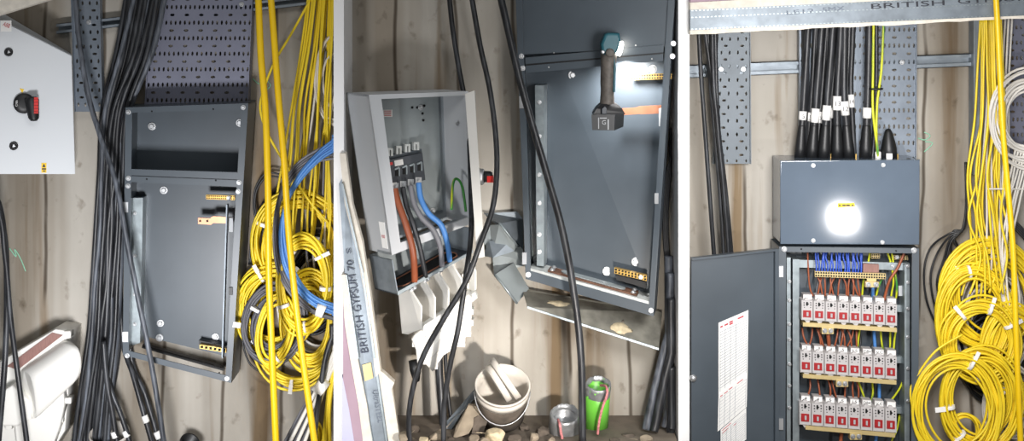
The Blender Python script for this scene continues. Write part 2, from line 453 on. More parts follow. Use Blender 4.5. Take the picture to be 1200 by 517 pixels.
mb = MB().lathe(hb, nS, [(.046, 0), (.046, .012), (.042, .017), (.02, .019), (.001, .019)], 28); hd = part('rotary_base', mb, 'black', t, 'round black handle base with OFF and ON marks')
tm = MB(); text_mb(tm, 'OFF', hb - tanS * .038 - Zv * .012 + nS * .0165, hb - tanS * .038 + Zv * .016 + nS * .0165, .009, nS, .002); part('marking', tm, 'label_white', hd)
def loft_lever(c, top, bot, r0, r1, h):
    rings = []
    for k in range(9):
        q = k / 8; cc = c + tanS * (top[0] * (1 - q) + bot[0] * q) + Zv * (top[1] * (1 - q) + bot[1] * q); r = r0 * (1 - q) + r1 * q
        if k in (0, 8): r *= .6
        rings.append([cc + tanS * r * math.cos(2 * math.pi * i / 14) + nS * h * (.5 + .5 * math.sin(2 * math.pi * i / 14)) for i in range(14)])
    return MB().rings(rings)
lv = part('handle_lever', loft_lever(hb + nS * .012, (.030, .030), (.040, -.078), .032, .023, .04), 'black', t, 'black lever of the rotary handle')
mb = MB().box(hb + tanS * .047 - Zv * .008 + nS * .052, tanS * .009, nS * .003, Zv * .036)
part('grip_insert', mb, 'red', lv, 'red grip stripe on the black lever')
for i in range(5):
    mb = MB().box(hb + tanS * .047 + Zv * (.02 - i * .014) + nS * .0555, tanS * .009, nS * .001, Zv * .0012); part('rib', mb, 'dark_red', lv)
def sticker(H, parent, x0, y0, x1, y1, w, m, name='sticker', label=None):
    mb = MB(); H.pbox(mb, rect(x0, y0, x1, y1), w - .006, w); return part(name, mb, m, parent, label)
st = sticker(Hs, t, 48.5, 191, 54.5, 202.5, -.07, 'warn_yellow', 'warning_sticker', 'yellow danger sticker')
mb = MB(); q = [surf(Hs, *a, -.077) for a in ((51.5, 191.8), (53.4, 196), (49.6, 196))]; mb.prism([p + nS * .001 for p in q], q)
mb.prism([surf(Hs, *a, -.078) for a in rect(49.2, 197.2, 54, 199)], [surf(Hs, *a, -.076) for a in rect(49.2, 197.2, 54, 199)])
mb.prism([surf(Hs, *a, -.078) for a in rect(50, 200, 53.4, 201.2)], [surf(Hs, *a, -.076) for a in rect(50, 200, 53.4, 201.2)]); part('symbol', mb, 'ink', st)
mb = MB(); q = [surf(Hs, *a, -.075) for a in ((23, 103.5), (28.2, 104.8), (26, 109.5))]; mb.prism([p + nS * .001 for p in q], q); part('warning_triangle', mb, 'warn_yellow', t, 'small yellow triangle')
st = sticker(Hs, t, 0.8, 24, 13.4, 37, -.07, 'label_white', 'maker_label', 'white paper label with pink lettering')
tm = MB(); text_mb(tm, 'ABB', surf(Hs, 3, 30, -.078), surf(Hs, 10.5, 33, -.078), .018, nS, .001); part('lettering', tm, 'ink_red', st)

# empty open cabinet
H1 = straight([(147, 126), (291, 121), (271, 449), (144, 416)], [.23] * 4, .2)
t = thing('empty_cabinet', 'empty open dark grey distribution cabinet under the wide tray', 'cabinet', P(205, 430, .15))
enclosure_frame(t, H1, 'navy', (.055, .022), back=.955, bottom=False)
# mid frames
v0, v1 = .272, .296
H1.box(mb := MB(), .055, .945, v0 - .024, v0, -.004, .06); part('front_crossbar', mb, 'navy', t)
H1.box(mb := MB(), .055, .945, v0 + .004, v1 + .004, -.004, .06); part('front_crossbar', mb, 'navy', t)
H1.box(mb := MB(), .012, .988, v0 - .004, v0 + .004, .02, .97); part('divider_plate', mb, 'navy_dark', t)
H1.pbox(mb := MB(), [(167, 404), (262, 431), (262, 435), (166, 408)], .78, .97); part('cable_plate', mb, 'black', t, 'dark cable entry strip')
for x, y in ((150.5, 131.5), (285, 126), (150.5, 209), (280, 214), (150, 218), (279, 224.5), (149, 417), (266, 444)):
    bolt(t, H1.pt(x, y, -.006), .008)
for x, y in ((178, 148), (281, 144), (192, 223)): bolt(t, H1.pt(x, y, .97), .013)
for x, y in ((188, 379), (187, 396), (252.5, 395)): bolt(t, H1.pt(x, y, .97), .012)
for x, y in ((178, 130.5), (250, 128), (172, 210), (253, 211.5), (257, 437)):
    part('screw_hole', MB().lathe(H1.pt(x, y, -.004), (0, -1, 0), [(.004, 0), (.004, .001), (.0005, .001)], 10), 'hole_dark', t)
# galvanised side rail with its screws
H1.pbox(mb := MB(), [(155, 232), (167.5, 232), (164, 402), (152, 406)], .62, .97); r = part('side_rail', mb, 'galv', t, 'galvanised mounting rail inside left wall')
for y in (250, 300, 345, 380): bolt(r, H1.pt(158, y, .61), .006, name='screw')
H1.pbox(mb := MB(), [(265, 240), (266.4, 240), (261, 420), (259.5, 420)], .12, .3); part('side_rail', mb, 'galv_dull', t, 'thin galvanised rail edge on the right')
# hinge lugs, left
for y in (243, 395):
    H1.pbox(mb := MB(), rect(143.5, y - 6, 150, y + 6), -.02, .05); part('hinge', mb, 'steel', t, 'bright hinge plate')
H1.pbox(mb := MB(), rect(268, 337, 272.5, 346), -.05, .03); part('latch', mb, 'black', t, 'small black door catch')
# brass terminal bars and copper link
def termbar(H, parent, x0, y0, x1, y1, dy, w0, w1, n, rows=2, m='brass', screws=(), name='terminal_bar'):
    H.pbox(mb := MB(), [(x0, y0), (x1, y0 + dy), (x1, y1 + dy), (x0, y1)], w0, w1); o = part(name, mb, m, parent, 'brass terminal bar with rows of holes')
    hm = MB(); hh = (y1 - y0)
    for i in range(n):
        for k in range(rows):
            x = x0 + (x1 - x0) * (i + .5) / n; y = y0 + dy * (i + .5) / n + hh * (k + .5) / rows; a = min((x1 - x0) / n, hh / rows) * .34
            H.pbox(hm, rect(x - a, y - a, x + a, y + a), w0 - .004, w0)
    part('terminal_holes', hm, 'hole_dark', o)
    for x, y in screws: bolt(o, H.pt(x, y, w0), .007, name='screw')
    return o
termbar(H1, t, 241.5, 228.5, 275, 233.5, 1, .5, .6, 14, 2, 'brass', [(268, 232)])
termbar(H1, t, 234, 404, 265, 408.5, 5, .45, .62, 6, 1, 'brass', [])
H1.pbox(mb := MB(), [(233, 399), (262, 405), (263, 410), (233, 404)], .64, .9); part('terminal_mount', mb, 'black', t, 'black terminal support')
mb = MB(); H1.pbox(mb, [(232, 255.5), (247, 256), (247, 263.5), (232, 262.5)], .45, .5); H1.pbox(mb, [(247, 255), (250, 253.5), (250, 261.5), (247, 263.5)], .42, .5)
H1.pbox(mb, [(250, 253.5), (273, 255), (273, 262), (250, 261.5)], .42, .47); cl = part('copper_link', mb, 'copper', t, 'cranked copper link bar')
hm = MB()
for x in (234.5, 243): H1.pbox(hm, rect(x - 1.2, 257.8, x + 1.2, 260.2), .446, .45)
part('bolt_hole', hm, 'hole_dark', cl)
H1.pbox(mb := MB(), rect(266, 255.5, 273, 272), .38, .41); part('rating_label', mb, 'mid_grey', t, 'small grey label tag')

# ------------------------------------------------------------------ bay 1: black cables
cl1 = BAY[1]
G = 'black power cables hanging left of the empty cabinet'
lev = [(-14, 150, 196), (60, 137, 178), (130, 121, 153), (200, 116, 147), (265, 113, 143), (330, 108, 140), (395, 103, 137), (460, 95, 131), (530, 86, 126)]
order = list(range(11))
cols = [[] for _ in range(11)]
for (y, xa, xb) in lev:
    for k, c_ in enumerate(order): cols[c_].append((xa + (xb - xa) * k / 10 + RND.uniform(-1.3, 1.3), y, (.09, .13, .17)[c_ % 3]))
    for _ in range(2):
        q = RND.randrange(10); order[q], order[q + 1] = order[q + 1], order[q]
for i in range(11):
    cable('power_cable', 'thick dusty black power cable in the bundle left of the empty cabinet', cols[i], (3.0, 3.5, 2.7)[i % 3], 'dusty_cable' if i % 4 == 2 else 'black_cable', G)
cable('power_cable', 'single grey-black cable curving across the front of the empty cabinet', [(88, -20, .2), (92, 40, .22), (103, 110, .25), (121, 170, .28), (136, 215, .3), (150, 290, .31), (163, 355, .31), (178, 430, .31), (194, 530, .3)], 3.2, 'dusty_cable')
for k, (pts, r, lb) in enumerate((
    ([(-78, -14, .3), (-72, 110, .32), (-52, 190, .33), (-8, 226, .33), (5, 275, .34), (8, 340, .36), (6, 420, .4), (-2, 520, .4)], 3.6, 'outer black cable hanging in front of the white cable box, bottom left'),
    ([(-70, -14, .36), (-64, 120, .37), (-46, 205, .38), (-4, 244, .37), (6, 300, .37), (12, 370, .39), (21, 440, .42), (33, 530, .42)], 3.2, 'inner black cable slanting across the white cable box, bottom left'))):
    cable('power_cable', lb, pts, r, 'black_cable')
def tailed(pts, tagpos, lb, r=3.2):
    mb = cable_mb(pts, r); o = single('cable_tail', mb, 'black_cable', lb, 'cable'); BASE[o] = Vector(o.location)
    a, b = P(*tagpos[0]), P(*tagpos[1]); part('number_tag', MB().tube([a, a.lerp(b, .5), b], r * S * 1.18, 10), 'label_white', o, 'white number sleeve'); return o
tailed([(140, 330, .05), (144, 400, .05), (156, 440, .09), (170, 490, .12), (181, 530, .12)], [(169, 487, .12), (172, 495, .12)], 'black cable tail with white sleeve, left one below the empty cabinet')
tailed([(149, 330, .04), (154, 420, .045), (170, 462, .07), (184, 508, .08), (194, 532, .08)], [(183, 506, .08), (186.4, 514, .08)], 'black cable tail with white sleeve, right one below the empty cabinet')
tailed([(121, 400, .2), (125, 445, .2), (131, 480, .2), (136, 512, .2), (140, 530, .2)], [(133, 506, .2), (135.4, 513, .2)], 'short black cable tail with white sleeve close to the black bundle')
tailed([(122, 430, .18), (131, 460, .18), (143, 490, .18), (155, 530, .18)], [(146, 505, .18), (149.6, 512, .18)], 'short black cable tail with white sleeve second from the black bundle')
cable('power_cable', 'thin black cable crossing behind the tails below the black bundle', [(141, 380, .05), (138, 420, .05), (130, 470, .06), (120, 530, .06)], 2.8, 'black_cable')
# pale tub behind the cable tails, dark duct end
mb = MB().lathe(P(132, 545, .09), (0, -.35, 1), [(.001, -.1), (.07, -.1), (.085, .16), (.092, .16), (.092, .178), (.085, .178), (.078, .14), (.068, -.08), (.001, -.08)], 28)
single('plastic_tub', mb, 'cream_plastic', 'pale plastic tub half hidden behind the cable tails, bottom edge', 'tub')
mb = MB().lathe(P(217, 527, .12), (.5, -.5, .75), [(.001, -.06), (.04, -.06), (.043, .05), (.047, .05), (.047, .062), (.040, .062), (.036, .0), (.001, 0)], 20)
single('duct_stub', mb, 'black', 'black corrugated duct end under the empty cabinet at bottom edge', 'duct')

# ------------------------------------------------------------------ bay 1: white cable box, bottom left
t = thing('cable_gland_box', 'white plastic cable box with rounded hood and brown strip, bottom left', 'cable box', P(40, 530, .1))
mb = MB(); rprism(mb, [(-14, 432), (0, 424), (65, 386), (83, 389), (83, 399), (79, 470), (76, 505), (58, 534), (-14, 534)], .17, .0, .006); part('back_box', mb, 'white_plastic', t)
mb = MB(); rprism(mb, [(8, 429.5), (61, 390), (73.5, 393), (21, 433.5)], .176, .16); part('cover_strip', mb, 'brown_strip', t, 'brown top strip')
mb = MB()
prof = [(0, .0), (-.2, .35), (.0, .75), (.35, .98), (.8, 1.0)]
A = [(24, 434, .17), (30, 434, .24), (36, 442, .29), (40, 456, .30), (42, 474, .29), (41, 492, .26), (20, 484, .17)]
B = [(74, 398, .17), (83, 400, .23), (91, 407, .27), (95, 419, .28), (95, 436, .27), (88, 448, .24), (70, 452, .17)]
rings = []
for k in range(9):
    q = k / 8; e = .96 if k in (0, 8) else 1
    ring = [P(*a).lerp(P(*b), q) for a, b in zip(A, B)]; c = sum(ring, Vector()) / len(ring)
    rings.append([c + (p - c) * e for p in smooth_path([c + (p - c) * 1 for p in ring], 3)])
mb.rings(rings, True, True); part('hood', mb, 'white_plastic', t)
mb = MB(); rprism(mb, [(-14, 470), (14, 452), (34, 470), (37, 492), (20, 500), (-14, 500)], .27, .15, .012); part('hood_end', mb, 'white_plastic', t)
mb = MB(); rprism(mb, [(16, 494), (42, 486), (74, 458), (75, 476), (70, 500), (58, 534), (20, 534)], .225, .16, .01); part('lower_cover', mb, 'white_plastic', t)
for x, y in ((79, 392), (79.5, 470), (70, 492), (67, 498), (10, 500), (20, 497)):
    mb = MB(); rprism(mb, rect(x - 4, y - 3.5, x + 3.5, y + 3.5), .2, .15, .003); part('clip', mb, 'white_plastic', t)
# ------------------------------------------------------------------ bay 1: yellow tubes, strands and coils
def add_tag(o, a, b, r): part('tape_tag', MB().tube([P(*a), P(*a).lerp(P(*b), .5), P(*b)], r, 10), 'label_white', o, 'white paper tape')
cable('yellow_conduit', 'thick yellow tube hanging left of its neighbour, in front of the coils', [(302, -20, .4), (304, 30, .4), (306, 70, .41), (311, 130, .42), (314, 220, .43), (315, 320, .43), (319, 420, .43), (324, 535, .42)], 4.1, 'yellow_tube', None, 'yellow tube')
cable('yellow_conduit', 'thick yellow tube slanting to the right in front of the yellow and blue coils', [(316, -20, .37), (320, 30, .38), (326, 110, .39), (333, 190, .4), (338, 270, .4), (346, 350, .41), (356, 430, .41), (371, 535, .41)], 4.0, 'yellow_tube', None, 'yellow tube')
cable('thin_yellow_cable', 'thin yellow cable crossing diagonally behind the two thick yellow tubes', [(372, -14, .1), (358, 10, .12), (340, 42, .13), (322, 72, .14), (309, 105, .15), (305, 128, .16), (313, 155, .16), (328, 182, .16), (343, 206, .16), (362, 235, .17), (385, 262, .17)], 1.5, 'yellow', clamp=BAY[1])
G = 'yellow data cables hanging at the right of the first bay'
R = random.Random(3)
for i in range(15):
    z = .1 + .018 * (i % 5); x0 = 363 + 2.0 * i + R.uniform(-1, 1); x1 = 341 + 3.4 * i + R.uniform(-3, 3); x2 = 322 + 4.6 * i + R.uniform(-4, 4)
    pts = [(x0, -14, z), ((x0 * .6 + x1 * .4), 50, z), (x1 + R.uniform(-3, 3), 125, z), ((x1 + x2) / 2 + R.uniform(-3, 3), 185, z), (x2, 250, z), (x2 - 3 + R.uniform(-4, 4), 292, z + .01)]
    cable('data_cable', 'thin yellow data cable falling from the ceiling into the left-hand yellow coils', pts, 1.45, 'yellow', G, clamp=BAY[1], n=6)
G = 'white and grey data cables among the yellow ones in the first bay'
for i in range(6):
    z = .09 + .02 * (i % 3); x = 358 + 6 * i
    pts = [(x + 12, 40 + 10 * i, z), (x + R.uniform(-4, 4), 130, z), (x - 4 + R.uniform(-5, 5), 200, z), (x - 12 + R.uniform(-5, 8), 285, z), (x - 5, 340, z)]
    cable('data_cable', 'pale data cable running down between the yellow ones above the left-hand coils', pts, 1.4, 'white_wire' if i % 2 else 'grey_wire', G, clamp=BAY[1], n=6)
K = BAY[1]
hank('cable_coil', 'white cable coil hanging high by the white partition, above the blue cables', 392, 92, 22, 54, .12, 6, 1.5, 'white_wire', .35, 5, clamp=K, a0=70, a1=290)
hank('cable_coil', 'pale cable coil furthest back behind the left-hand yellow coils', 372, 350, 48, 78, .05, 8, 1.6, 'white_wire', .4, 6, clamp=K)
hank('cable_coil', 'black cable coil deep behind the left-hand yellow coils', 366, 330, 36, 60, .06, 9, 1.7, 'black_wire', .5, 61, clamp=K)
hank('cable_coil', 'large upper yellow coil behind the blue cables', 350, 286, 54, 64, .12, 19, 1.6, 'yellow', .3, 8, clamp=K, tapes=[(205, 0), (115, 0)])
hank('cable_coil', 'yellow coil nearest the empty cabinet, with paper tags', 322, 364, 46, 54, .15, 20, 1.6, 'yellow', .3, 9, clamp=K, tapes=[(245, 1), (130, 0), (300, 1)])
hank('cable_coil', 'yellow coil sagging lowest of the left-hand coils', 346, 392, 52, 62, .11, 11, 1.6, 'yellow', .18, 10, clamp=K, tapes=[(95, 1)])
hank('cable_coil', 'yellow coil at right, partly hidden by the white partition', 362, 376, 34, 60, .16, 16, 1.6, 'yellow', .3, 11, clamp=K, tapes=[(100, 0)])
hank('cable_coil', 'grey cable coil hanging between the yellow coils', 321, 380, 35, 47, .19, 15, 1.7, 'dark_grey_wire', .42, 12, 14, clamp=K, tapes=[(200, 0)])
hank('cable_coil', 'small yellow coil lying in front of the grey coil', 322, 388, 21, 42, .22, 7, 1.6, 'yellow', .3, 13, 10, clamp=K, tapes=[(60, 0)])
hank('cable_coil', 'long oval yellow coil in front, its tags facing out', 355, 334, 30, 56, .25, 12, 1.7, 'yellow', .22, 14, 0, clamp=K, tapes=[(238, 1), (318, 1), (5, 0), (85, 0), (150, 0)])
hank('cable_coil', 'small bright yellow coil at the bottom edge beside the grey cable bundle', 361, 512, 17, 22, .14, 8, 1.6, 'yellow', .5, 15, clamp=K)
G = 'blue cables swept across the left-hand coils'
for i in range(5):
    o = i * 2.6; z = .28 + .008 * (i % 2)
    cable('blue_cable', 'blue cable curving down over the left-hand yellow coils', [(400, 158 + o * 1.4, z), (376, 176 + o, z), (352, 203 + o * .8, z), (336, 235 + o * .5, z), (328 + o * .6, 275, z), (333 + o * .8, 312 - o * .3, z), (350 + o * .5, 342 - o * .6, z), (373, 361 - o, z), (400, 370 - o, z)], 1.8, 'blue', G, clamp=K, n=6)
G = 'grey cables running beside the blue ones'
for i in range(5):
    o = i * 2.8; z = .26 + .006 * (i % 2)
    cable('grey_cable', 'grey cable running beside the blue ones over the left-hand yellow coils', [(400, 166 + o * 1.7, z), (372, 176 + o * 1.2, z), (345, 196 + o, z), (327, 232 + o * .8, z), (321 + o * .7, 275, z), (326 + o * .9, 318 - o * .2, z), (345 + o * .5, 350 - o * .4, z), (370, 368 - o * .3, z), (400, 376 - o * .2, z)], 1.8, 'dark_grey_wire' if i % 2 else 'grey_wire', G, clamp=K, n=6)
tp = MB().tube([P(371, 363, .29), P(375.5, 364, .29), P(380, 366, .29)], .03, 10)
single('cable_tape', tp, 'label_white', 'white paper tape binding the blue and grey cables by the partition', 'tape')
G = 'grey strapped cables in the bottom corner by the partition'
for i in range(9):
    o = i * 2.8; z = .2 + .02 * (i % 3)
    cable('grey_cable', 'grey or pale cable of the strapped bundle slanting down to the bottom edge', [(404, 372 + o, z), (384 + o * .4, 425, z), (372 + o * .45, 450, z), (352 + o * .8, 485, z), (326 + o * 1.1, 535, z)], 2.3, ('grey_wire', 'dark_grey_wire', 'white_wire')[i % 3], G, clamp=K, n=6)
single('cable_tape', MB().tube([P(371, 449, .25), P(376, 453, .25), P(381, 457, .25)], .038, 10), 'label_white', 'pale tape strapping the grey bundle at bottom right of the first bay', 'tape')
cable('power_cable', 'black striped cable running down by the white partition below the yellow coils', [(396, 380, .27), (384, 410, .27), (378, 440, .27), (372, 480, .26), (366, 530, .26)], 3.4, 'black_cable', clamp=K)
G = 'yellow data cables leaving the bottom of the first bay'
for i in range(7):
    o = i * 2.6; z = .22 + .01 * (i % 3)
    cable('data_cable', 'yellow data cable running out of the bottom edge beside the partition', [(402, 405 + o, z), (388 + o * .3, 440, z), (382 + o * .3, 480, z), (378 + o * .6, 530, z)], 1.6, 'yellow', G, clamp=K, n=6)
G = 'loose black wires beside the empty cabinet'
for i in range(5):
    o = i * 3
    cable('black_wire', 'thin loose black wire looping between the empty cabinet and the yellow coils', [(330, 205 + o, .06), (312, 203 + o * 1.6, .06), (299 + o * .4, 222 + o, .06), (298 + o * .6, 250, .06), (308 + o * .4, 275, .06), (300 - o * .4, 310, .06), (283 + o, 340, .06)] if i < 2 else [(326, 215 + o, .05), (305 + o * .3, 240, .05), (292 + o * .7, 270, .05), (288 + o * .6, 310, .05)], 1.2, 'black_wire', G, n=6)
cable('black_wire', 'thin black wire hanging under the grey coil by the empty cabinet', [(282, 372, .06), (284, 400, .06), (292, 425, .06), (305, 436, .06)], 1.3, 'black_wire', None, n=6)
mb = MB().box(P(277.5, 381, .235), (.017, 0, -.003), (0, .001, 0), (.003, 0, .012)); single('paper_tag', mb, 'label_white', 'white paper tag stuck beside the empty cabinet right edge', 'tag')
# chalk arrows
def chalk(label, strokes):
    mb = MB()
    for st in strokes: mb.tube(smooth_path([P(x, y, .002) for x, y in st], 4), .0028, 5)
    single('chalk_mark', mb, 'chalk', label, 'chalk mark')
chalk('pale green chalk arrow on concrete beside the thick yellow tubes', [[(296, 92), (303, 98), (309, 95)], [(310, 92), (317, 100), (309, 108)]])
chalk('pale green chalk scrawl on the concrete above the white cable box', [[(11, 291), (19, 301), (17, 292), (24, 303), (30, 318)]])
# ------------------------------------------------------------------ bay 2: grey isolator box with open door
K = BAY[2]
fr = [P(432, 111, .42), P(548, 107, .22), P(552, 262, .22), P(459, 299, .42)]
off = P(406, 113, .29) - fr[0]; off.z = 0
Hg = Hex(fr, [p + off for p in fr])
t = thing('isolator_box', 'light grey steel isolator box standing open beside the leaning stud', 'electrical box', P(500, 300, .3))
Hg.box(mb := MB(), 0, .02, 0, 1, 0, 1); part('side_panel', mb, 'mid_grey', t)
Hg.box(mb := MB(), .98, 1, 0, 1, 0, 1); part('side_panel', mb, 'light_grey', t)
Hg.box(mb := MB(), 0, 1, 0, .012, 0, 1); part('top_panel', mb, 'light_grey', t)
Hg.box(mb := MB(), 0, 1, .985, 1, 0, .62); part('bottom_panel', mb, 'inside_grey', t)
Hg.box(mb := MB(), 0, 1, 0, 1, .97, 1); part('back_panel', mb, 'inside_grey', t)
for a in ((0, .115, 0, 1), (.97, 1, 0, 1), (.115, .97, 0, .03), (.115, .97, .945, 1)):
    Hg.box(mb := MB(), *a, -.02, .06); part('front_frame', mb, 'light_grey', t)
Hg.box(mb := MB(), .1, .12, .03, .95, .02, .12); part('seal_strip', mb, 'mid_grey', t)
Hg.box(mb := MB(), .03, .9, .03, .9, .86, .9); part('mounting_plate', mb, 'zinc_plate', t, 'zinc mounting plate')
nG = Hg.n()
for x, y in ((483, 126), (489, 126), (495, 133), (496, 141), (497, 124)): part('plate_hole', MB().lathe(Hg.pt(x, y, .855), nG, [(.006, 0), (.006, .002), (.001, .002)], 10), 'hole_dark', t)
for x, y in ((493, 126), (507, 247)): bolt(t, Hg.pt(x, y, .85), .009, nG)
bolt(t, Hg.pt(536, 145, .3), .006, nG)
sticker(Hg, t, 449, 128.5, 460, 137, .86, 'label_white', 'rating_label', 'white rating label with red print')
mb = MB()
for k in range(4): Hg.pbox(mb, rect(450.2, 129.8 + k * 1.8, 458.5, 130.5 + k * 1.8), .845, .853)
part('print', mb, 'ink_red', t)
o = sticker(Hg, t, 0, 0, 1, 1, 0, 'label_white') if False else None
mbs = MB(); q = [P(446, 262, .43), P(455, 264, .43), P(463, 292, .43), P(452, 290, .43)]
pl = lambda px, py, w, vv: Hg.at(0, vv, w)
mbs.prism([Hg.at(-.004, .80, .12), Hg.at(-.004, .80, .36), Hg.at(-.004, .965, .36), Hg.at(-.004, .965, .12)], [Hg.at(.001, .80, .12), Hg.at(.001, .80, .36), Hg.at(.001, .965, .36), Hg.at(.001, .965, .12)])
st = part('maker_label', mbs, 'label_white', t, 'white maker label with red letters')
nl = (Hg.at(-1, 0, 0) - Hg.at(0, 0, 0)).normalized()
tm = MB(); text_mb(tm, 'ABB', Hg.at(-.006, .9, .32), Hg.at(-.006, .9, .17), .022, nl, .0008, up=Vector((0, 0, 1))); part('lettering', tm, 'ink_red', st)
# door, standing open towards the viewer (seen on its edge)
mb = MB().prism([P(545, 110, .55), P(556, 106, .55), P(568, 301, .55), P(559, 303, .55)], [P(551, 109, .235), P(557, 108, .235), P(563, 266, .235), P(556, 267, .235)])
dr = part('door', mb, 'white_plastic', t, 'open door seen on its edge')
kb = P(562, 207, .42); ax = Vector((1, -.12, 0)).normalized()
mb = MB().lathe(kb, ax, [(.036, -.01), (.036, .014), (.03, .02), (.001, .02)], 22); kn = part('rotary_knob', mb, 'steel', dr, 'rotary switch knob on the door')
mb = MB().lathe(kb, ax, [(.026, .018), (.024, .05), (.018, .056), (.001, .056)], 18); part('knob_grip', mb, 'black', dr)
mb = MB().box(kb + ax * .048 - Vector((0, .012, .008)), ax * .014, Vector((0, .016, 0)), Vector((0, 0, .014))); part('knob_mark', mb, 'red', dr, 'red knob mark')
mb = MB().prism([P(548, 141, .5), P(553, 140, .5), P(553.6, 149, .5), P(548.6, 150, .5)], [P(548, 141, .4), P(553, 140, .4), P(553.6, 149, .4), P(548.6, 150, .4)]); part('door_catch', mb, 'steel', dr)
for y in (122, 245):
    mb = MB().lathe(Hg.at(1.0, (y - 108) / 154, -.05), (0, 0, 1), [(.008, -.02), (.008, .02)], 10); part('hinge', mb, 'steel', t)
mb = MB().tube(cpath([(529, 246, .3), (531, 215, .28), (536, 210, .26), (542, 220, .3), (546, 248, .34)]), .006, 8); part('earth_wire', mb, 'earth', t, 'green and yellow earth loop')
# isolator switch unit inside
si = thing('isolator_switch', 'dark grey four-pole isolator switch inside the light grey box', 'switch', Hg.pt(477, 222, .8))
Hg.pbox(mb := MB(), [(452, 188.5), (495, 179), (498.5, 211), (455, 221)], .55, .86); part('body', mb, 'navy_dark', si)
Hg.pbox(mb := MB(), [(453, 183), (494, 174.5), (495, 180), (453, 189)], .68, .86); part('terminal_shroud', mb, 'navy', si)
for k in range(4):
    x, y = 457.5 + 10.2 * k, 181 - 2.3 * k
    m2 = MB(); Hg.pbox(m2, rect(x - 3.2, y - 7, x - .8, y + 2), .62, .7); Hg.pbox(m2, rect(x + .8, y - 7, x + 3.2, y + 2), .62, .7); Hg.pbox(m2, rect(x - 3.2, y - 7.5, x + 3.2, y - 5), .62, .7); part('top_lug', m2, 'plate_light', si)
    x, y = 465.5 + 8.8 * k, 201.5 - 2.1 * k
    m2 = MB(); Hg.pbox(m2, [(x - 3.2, y - 3.5), (x + 2, y - 6), (x + 3, y - 4.5), (x - 2.5, y - 2)], .50, .56); Hg.pbox(m2, rect(x + 1.9, y - 5, x + 3.1, y + 5), .50, .56); part('fuse_clip', m2, 'galv', si)
    m2 = MB(); Hg.pbox(m2, rect(x - 2, y - 2, x + 1.4, y + 5), .53, .56); part('fuse_slot', m2, 'hole_dark', si)
    x, y = 463.5 + 9 * k, 219.5 - 2.2 * k
    m2 = MB(); Hg.pbox(m2, rect(x - 3.6, y - 5, x + 3.6, y + 3), .55, .7); lg = part('cable_lug', m2, 'steel', si); bolt(lg, Hg.pt(x, y - 1, .54), .007, nG)
Hg.pbox(mb := MB(), [(462, 188.5), (472, 186.5), (473, 193), (463, 195)], .545, .55); part('label', mb, 'label_white', si, 'white label')
Hg.pbox(mb := MB(), [(454, 191), (460, 190), (460.5, 193), (454.5, 194.5)], .53, .55); part('red_flag', mb, 'red', si, 'small red flag')
Hg.pbox(mb := MB(), [(457, 215), (465, 213.5), (465.4, 217), (457.4, 218)], .535, .55); part('label', mb, 'label_white', si)
for (nm, pts, r, m, lb) in (
    ('phase_cable', [(462.5, 221, .38), (466, 236, .39), (474, 258, .40), (482, 285, .40), (485, 305, .39), (486, 330, .36)], 4.0, 'brown_wire', 'thick brown cable running down out of the isolator switch'),
    ('phase_cable', [(472, 219, .36), (476, 240, .37), (484, 262, .38), (492, 290, .37), (499, 325, .34)], 3.0, 'black_cable', 'black cable between the brown and grey ones in the grey box'),
    ('phase_cable', [(481, 217, .34), (485, 238, .35), (494, 255, .36), (508, 270, .35), (516, 290, .33), (518, 312, .31)], 3.2, 'grey_wire', 'grey cable between black and blue ones in the grey box'),
    ('neutral_cable', [(490.5, 214, .32), (493, 232, .33), (502, 250, .34), (517, 264, .33), (524, 285, .31), (527, 306, .28)], 3.4, 'blue', 'thick blue cable running down out of the isolator switch')):
    cable(nm, lb, pts, r, m)

# galvanised entry trough under the grey box
fr = [P(459, 305, .415), P(552, 267, .225), P(554, 296, .225), P(466, 346, .415)]
Ht = Hex(fr, [p + off for p in fr])
t = thing('entry_trough', 'open steel cable entry trough between the grey box and white cable housing', 'trough', P(500, 345, .25))
Ht.box(mb := MB(), 0, .012, 0, 1, 0, 1); part('side_panel', mb, 'galv_dull', t)
Ht.box(mb := MB(), .985, 1, 0, 1, 0, 1); part('side_panel', mb, 'galv_dull', t)
Ht.box(mb := MB(), 0, 1, 0, 1, .96, 1); part('back_panel', mb, 'zinc_plate', t)
Ht.box(mb := MB(), 0, 1, .96, 1, 0, 1); bp = part('bottom_panel', mb, 'navy_dark', t)
Ht.box(mb := MB(), 0, 1, .9, 1, -.02, .03); part('front_lip', mb, 'galv', t)
mb = MB(); ring = []
for k in range(28):
    a = 2 * math.pi * k / 28; cx = .32 * (1 if math.cos(a) > 0 else -1)
    ring.append((.5 + cx + .08 * math.cos(a), .5 + .3 * math.sin(a)))
mb.prism([Ht.at(u, .955, w) for u, w in ring], [Ht.at(u, .962, w) for u, w in ring]); part('cable_slot', mb, 'hole_dark', bp, 'black oval cable slot')
mb = MB().tube([Ht.at(u, .95, w) for u, w in ring], .004, 6, closed=True); part('slot_edging', mb, 'copper', bp, 'copper coloured slot edging')

